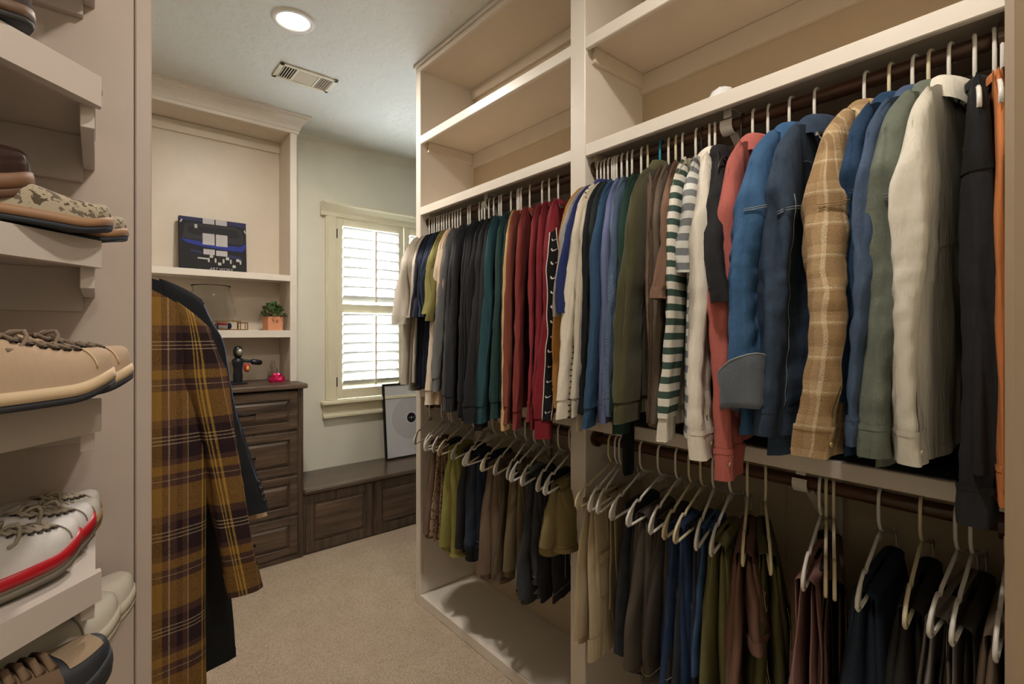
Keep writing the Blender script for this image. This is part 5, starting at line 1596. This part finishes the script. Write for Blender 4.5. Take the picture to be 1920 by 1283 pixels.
# gold framed glass box with a small blue, white and red can inside
e = empty('trinket_box', (x_at(428, 3.42), 3.42, 1.4085), .1, 'small gold framed glass trinket box on the middle shelf', 'box')
M_GOLD = plain('gold_brass', (168, 128, 66), .3, .9)
def frame_box(e, x0, x1, y0, y1, z0, z1, r, m, nm='gold_frame'):
    mb = MB()
    for x in (x0, x1):
        for y in (y0, y1): mb.tube([(x, y, z0), (x, y, z1)], r, 6)
        for z in (z0, z1): mb.tube([(x, y0, z), (x, y1, z)], r, 6)
    for y in (y0, y1):
        for z in (z0, z1): mb.tube([(x0, y, z), (x1, y, z)], r, 6)
    return mb.build(nm, m, e)
frame_box(e, -.075, .06, -.03, .03, .004, .055, .0028, M_GOLD)
gl = NT('clear_glass'); gl.setb(Base_Color=(.97, .98, .97, 1), Roughness=.02, Transmission_Weight=1.0, IOR=1.15)
box('glass_front', gl.m, e, -.072, .057, -.0315, -.0300, .006, .053)
frame_box(e, .065, .105, -.015, .03, .004, .046, .0028, M_GOLD, 'side_handle')
t = empty('toy_car', (x_at(424, 3.42) - .012, 3.42, 1.4145), .1, 'small dark blue toy with a red and white band inside the glass box', 'toy')
mb = MB(); mb.tube([(-.05, 0, .020), (-.045, 0, .020), (.035, 0, .020), (.040, 0, .020)], [.012, .019, .019, .012], 16); mb.build('body', plain('toy_navy', (34, 40, 82), .3), t, True)
MB().tube([(-.035, 0, .020), (.012, 0, .020)], .0196, 16).build('red_band', plain('toy_red', (186, 34, 44), .3), t, True)
MB().tube([(.012, 0, .020), (.016, 0, .020)], .0198, 16).build('white_band', plain('toy_white', (220, 216, 210), .3), t, True)
MB().tube([(-.035, -.0018, .017), (.013, -.0018, .017)], .0186, 16).build('white_stripe', plain('toy_white', (220, 216, 210), .3), t, True)
# large clear glass bowl behind the coats
e = empty('glass_bowl', (x_at(396, 3.46), 3.46, 1.4085), 0, 'large clear glass globe vase on the middle shelf', 'vase')
prof = [(.002, .002), (.06, .003), (.09, .02), (.122, .06), (.132, .11), (.128, .16), (.112, .21), (.095, .245), (.10, .262), (.108, .270), (.105, .2705), (.097, .262), (.092, .245), (.109, .21), (.125, .16), (.129, .11), (.119, .062), (.088, .024), (.06, .007), (.002, .006)]
g2 = NT('bowl_glass'); g2.setb(Base_Color=(.98, .98, .97, 1), Roughness=.02, Transmission_Weight=1.0, IOR=1.2)
MB().lathe(prof, n=40).build('bowl', g2.m, e, True)

# on the dresser: statuette and pink foil ornament
xs_, ys_ = x_at(446, 3.36), 3.36
e = empty('statuette', (xs_, ys_, 1.0795), .1, 'small black statuette with a silver head and outstretched arm on the dresser', 'statuette')
BKS = plain('statuette_black', (24, 28, 34), .35); SIL = plain('statuette_silver', (168, 162, 148), .3, .6)
box('plinth', BKS, e, -.04, .045, -.03, .03, 0, .012, b=.002)
MB().lathe([(.024, .012), (.027, .05), (.024, .09), (.030, .125), (.034, .145), (.022, .158), (.011, .164)], n=18).build('torso', BKS, e, True)
MB().lathe([(.010, .160), (.020, .168), (.026, .185), (.027, .205), (.020, .226), (.008, .233), (.001, .234)], n=18).build('head', BKS, e, True)
o = MB().lathe([(.001, .020), (.012, .017), (.018, .008), (.019, 0)], n=16).build('silver_face', SIL, e, True); o.location = (.004, -.018, .196); o.rotation_euler = (PI / 2, 0, 0); o.scale = (1, 1.25, 1)
MB().tube([(.026, 0, .142), (.05, -.004, .140), (.075, -.006, .135)], [.010, .009, .008], 10).build('arm', BKS, e, True)
MB().tube([(.070, -.006, .134), (.078, -.006, .134), (.128, -.006, .126), (.136, -.006, .125)], [.008, .017, .016, .009], 14).build('hand_lamp', BKS, e, True)
mh = MB().lathe([(.001, .012), (.012, .010), (.019, .002), (.018, -.006), (.001, -.010)], n=14).build('red_shield', plain('shield_red', (168, 40, 34), .4), e, True); mh.location = (.044, -.024, .100); mh.rotation_euler = (PI / 2, 0, 0); mh.scale = (1, 1.5, 1)
mh = MB().lathe([(.001, .006), (.009, .004), (.010, 0)], n=12).build('yellow_boss', plain('shield_yellow', (206, 172, 84), .4), e, True); mh.location = (.046, -.033, .096); mh.rotation_euler = (PI / 2, 0, 0); mh.scale = (1, 1.5, 1)
e = empty('foil_ornament', (x_at(523, 3.33), 3.36, 1.0795), 0, 'crumpled shiny pink foil ornament on the dresser', 'ornament')
rng = random.Random(21)
V = []; F = []
n1, n2 = 7, 12
for i in range(n1):
    el = i / (n1 - 1) * PI / 2
    for j in range(n2):
        a = 2 * PI * j / n2 + .2 * i
        r_ = (.050 if i else .048) * (1 + rng.uniform(-.16, .16))
        V.append((r_ * math.cos(a) * math.cos(el), .75 * r_ * math.sin(a) * math.cos(el), max(0, 1.0 * r_ * math.sin(el))))
for i in range(n1 - 1):
    for j in range(n2):
        k = (j + 1) % n2
        F.append((i * n2 + j, i * n2 + k, (i + 1) * n2 + k, (i + 1) * n2 + j))
mesh('foil', V, F, plain('pink_foil', (206, 34, 92), .22, .6), e)
e = empty('glass_bottle', (x_at(512, 3.50), 3.50, 1.0795), 0, 'small clear glass bottle behind the pink foil ornament', 'bottle')
MB().lathe([(.001, 0), (.022, .001), (.026, .01), (.026, .07), (.012, .088), (.010, .12), (.013, .124), (.010, .125), (.008, .12), (.010, .088), (.022, .07), (.022, .012), (.001, .008)], n=24).build('bottle', g2.m, e, True)

# framed record poster leaning against the wall on the bench
def poster():
    xl = x_at(722, 3.49); zt, zb = .958, .4105
    e = empty('framed_poster', (xl, 3.475, .4115), 0, 'black framed record poster with concentric rings leaning under the window', 'picture')
    lean = math.atan2(.055, .55)
    e.rotation_euler = (-lean, 0, 0)
    w, h, f = .46, .585, .016
    M_FR = plain('frame_black', (30, 30, 30), .35)
    for a in ((0, w, 0, f), (0, w, h - f, h)): box('frame_rail', M_FR, e, a[0], a[1], -.0, .02, a[2], a[3], b=.002)
    for a in ((0, f), (w - f, w)): box('frame_rail', M_FR, e, a[0], a[1], .0, .02, f, h - f, b=.002)
    n = NT('record_print')
    tc = n.n('ShaderNodeTexCoord'); sep = n.n('ShaderNodeSeparateXYZ'); n.l(tc.outputs['Object'], sep.inputs[0])
    cx, cz = .238, .305
    def circ(ox, oz):
        dx = mathn(n, 'SUBTRACT', sep.outputs[0], ox); dz = mathn(n, 'SUBTRACT', sep.outputs[2], oz)
        return mathn(n, 'SQRT', mathn(n, 'ADD', mathn(n, 'MULTIPLY', dx, dx), mathn(n, 'MULTIPLY', dz, dz)))
    r = circ(cx, cz)
    rings = mathn(n, 'SINE', mathn(n, 'MULTIPLY', r, 2 * PI / .0085))
    ring = mathn(n, 'GREATER_THAN', rings, .15)
    inside = mathn(n, 'LESS_THAN', r, .168)
    outs = mathn(n, 'GREATER_THAN', r, .048)
    msk = mathn(n, 'MULTIPLY', mathn(n, 'MULTIPLY', ring, inside), outs)
    base = lin((206, 206, 210))
    c = mixcol(n, mathn(n, 'MULTIPLY', msk, .45), base, lin((88, 88, 96)))
    lab = mathn(n, 'LESS_THAN', r, .039)
    c = mixcol(n, lab, c, lin((38, 38, 44)))
    dot = mathn(n, 'LESS_THAN', r, .0065)
    c = mixcol(n, dot, c, base)
    lab2 = mathn(n, 'LESS_THAN', circ(.262, .535), .022)
    c = mixcol(n, lab2, c, lin((60, 62, 74)))
    n.l(c, n.b.inputs['Base Color']); n.setb(Roughness=.25)
    box('print', n.m, e, f - .002, w - f + .002, .008, .012, f - .002, h - f + .002)
    box('backing', M_FR, e, f, w - f, .012, .016, f, h - f)
    for k, (a, b) in enumerate(((-.030, .0016), (.0, .0016))):
        box('label_line', plain('label_line', (150, 150, 156), .5), e, cx - .028 + .003 * k, cx - .010, .0072, .0078, cz - .006 * k + .004, cz - .006 * k + .0055)
        box('label_line', plain('label_line', (150, 150, 156), .5), e, cx + .010, cx + .028, .0072, .0078, cz - .006 * k + .004, cz - .006 * k + .0055)
poster()
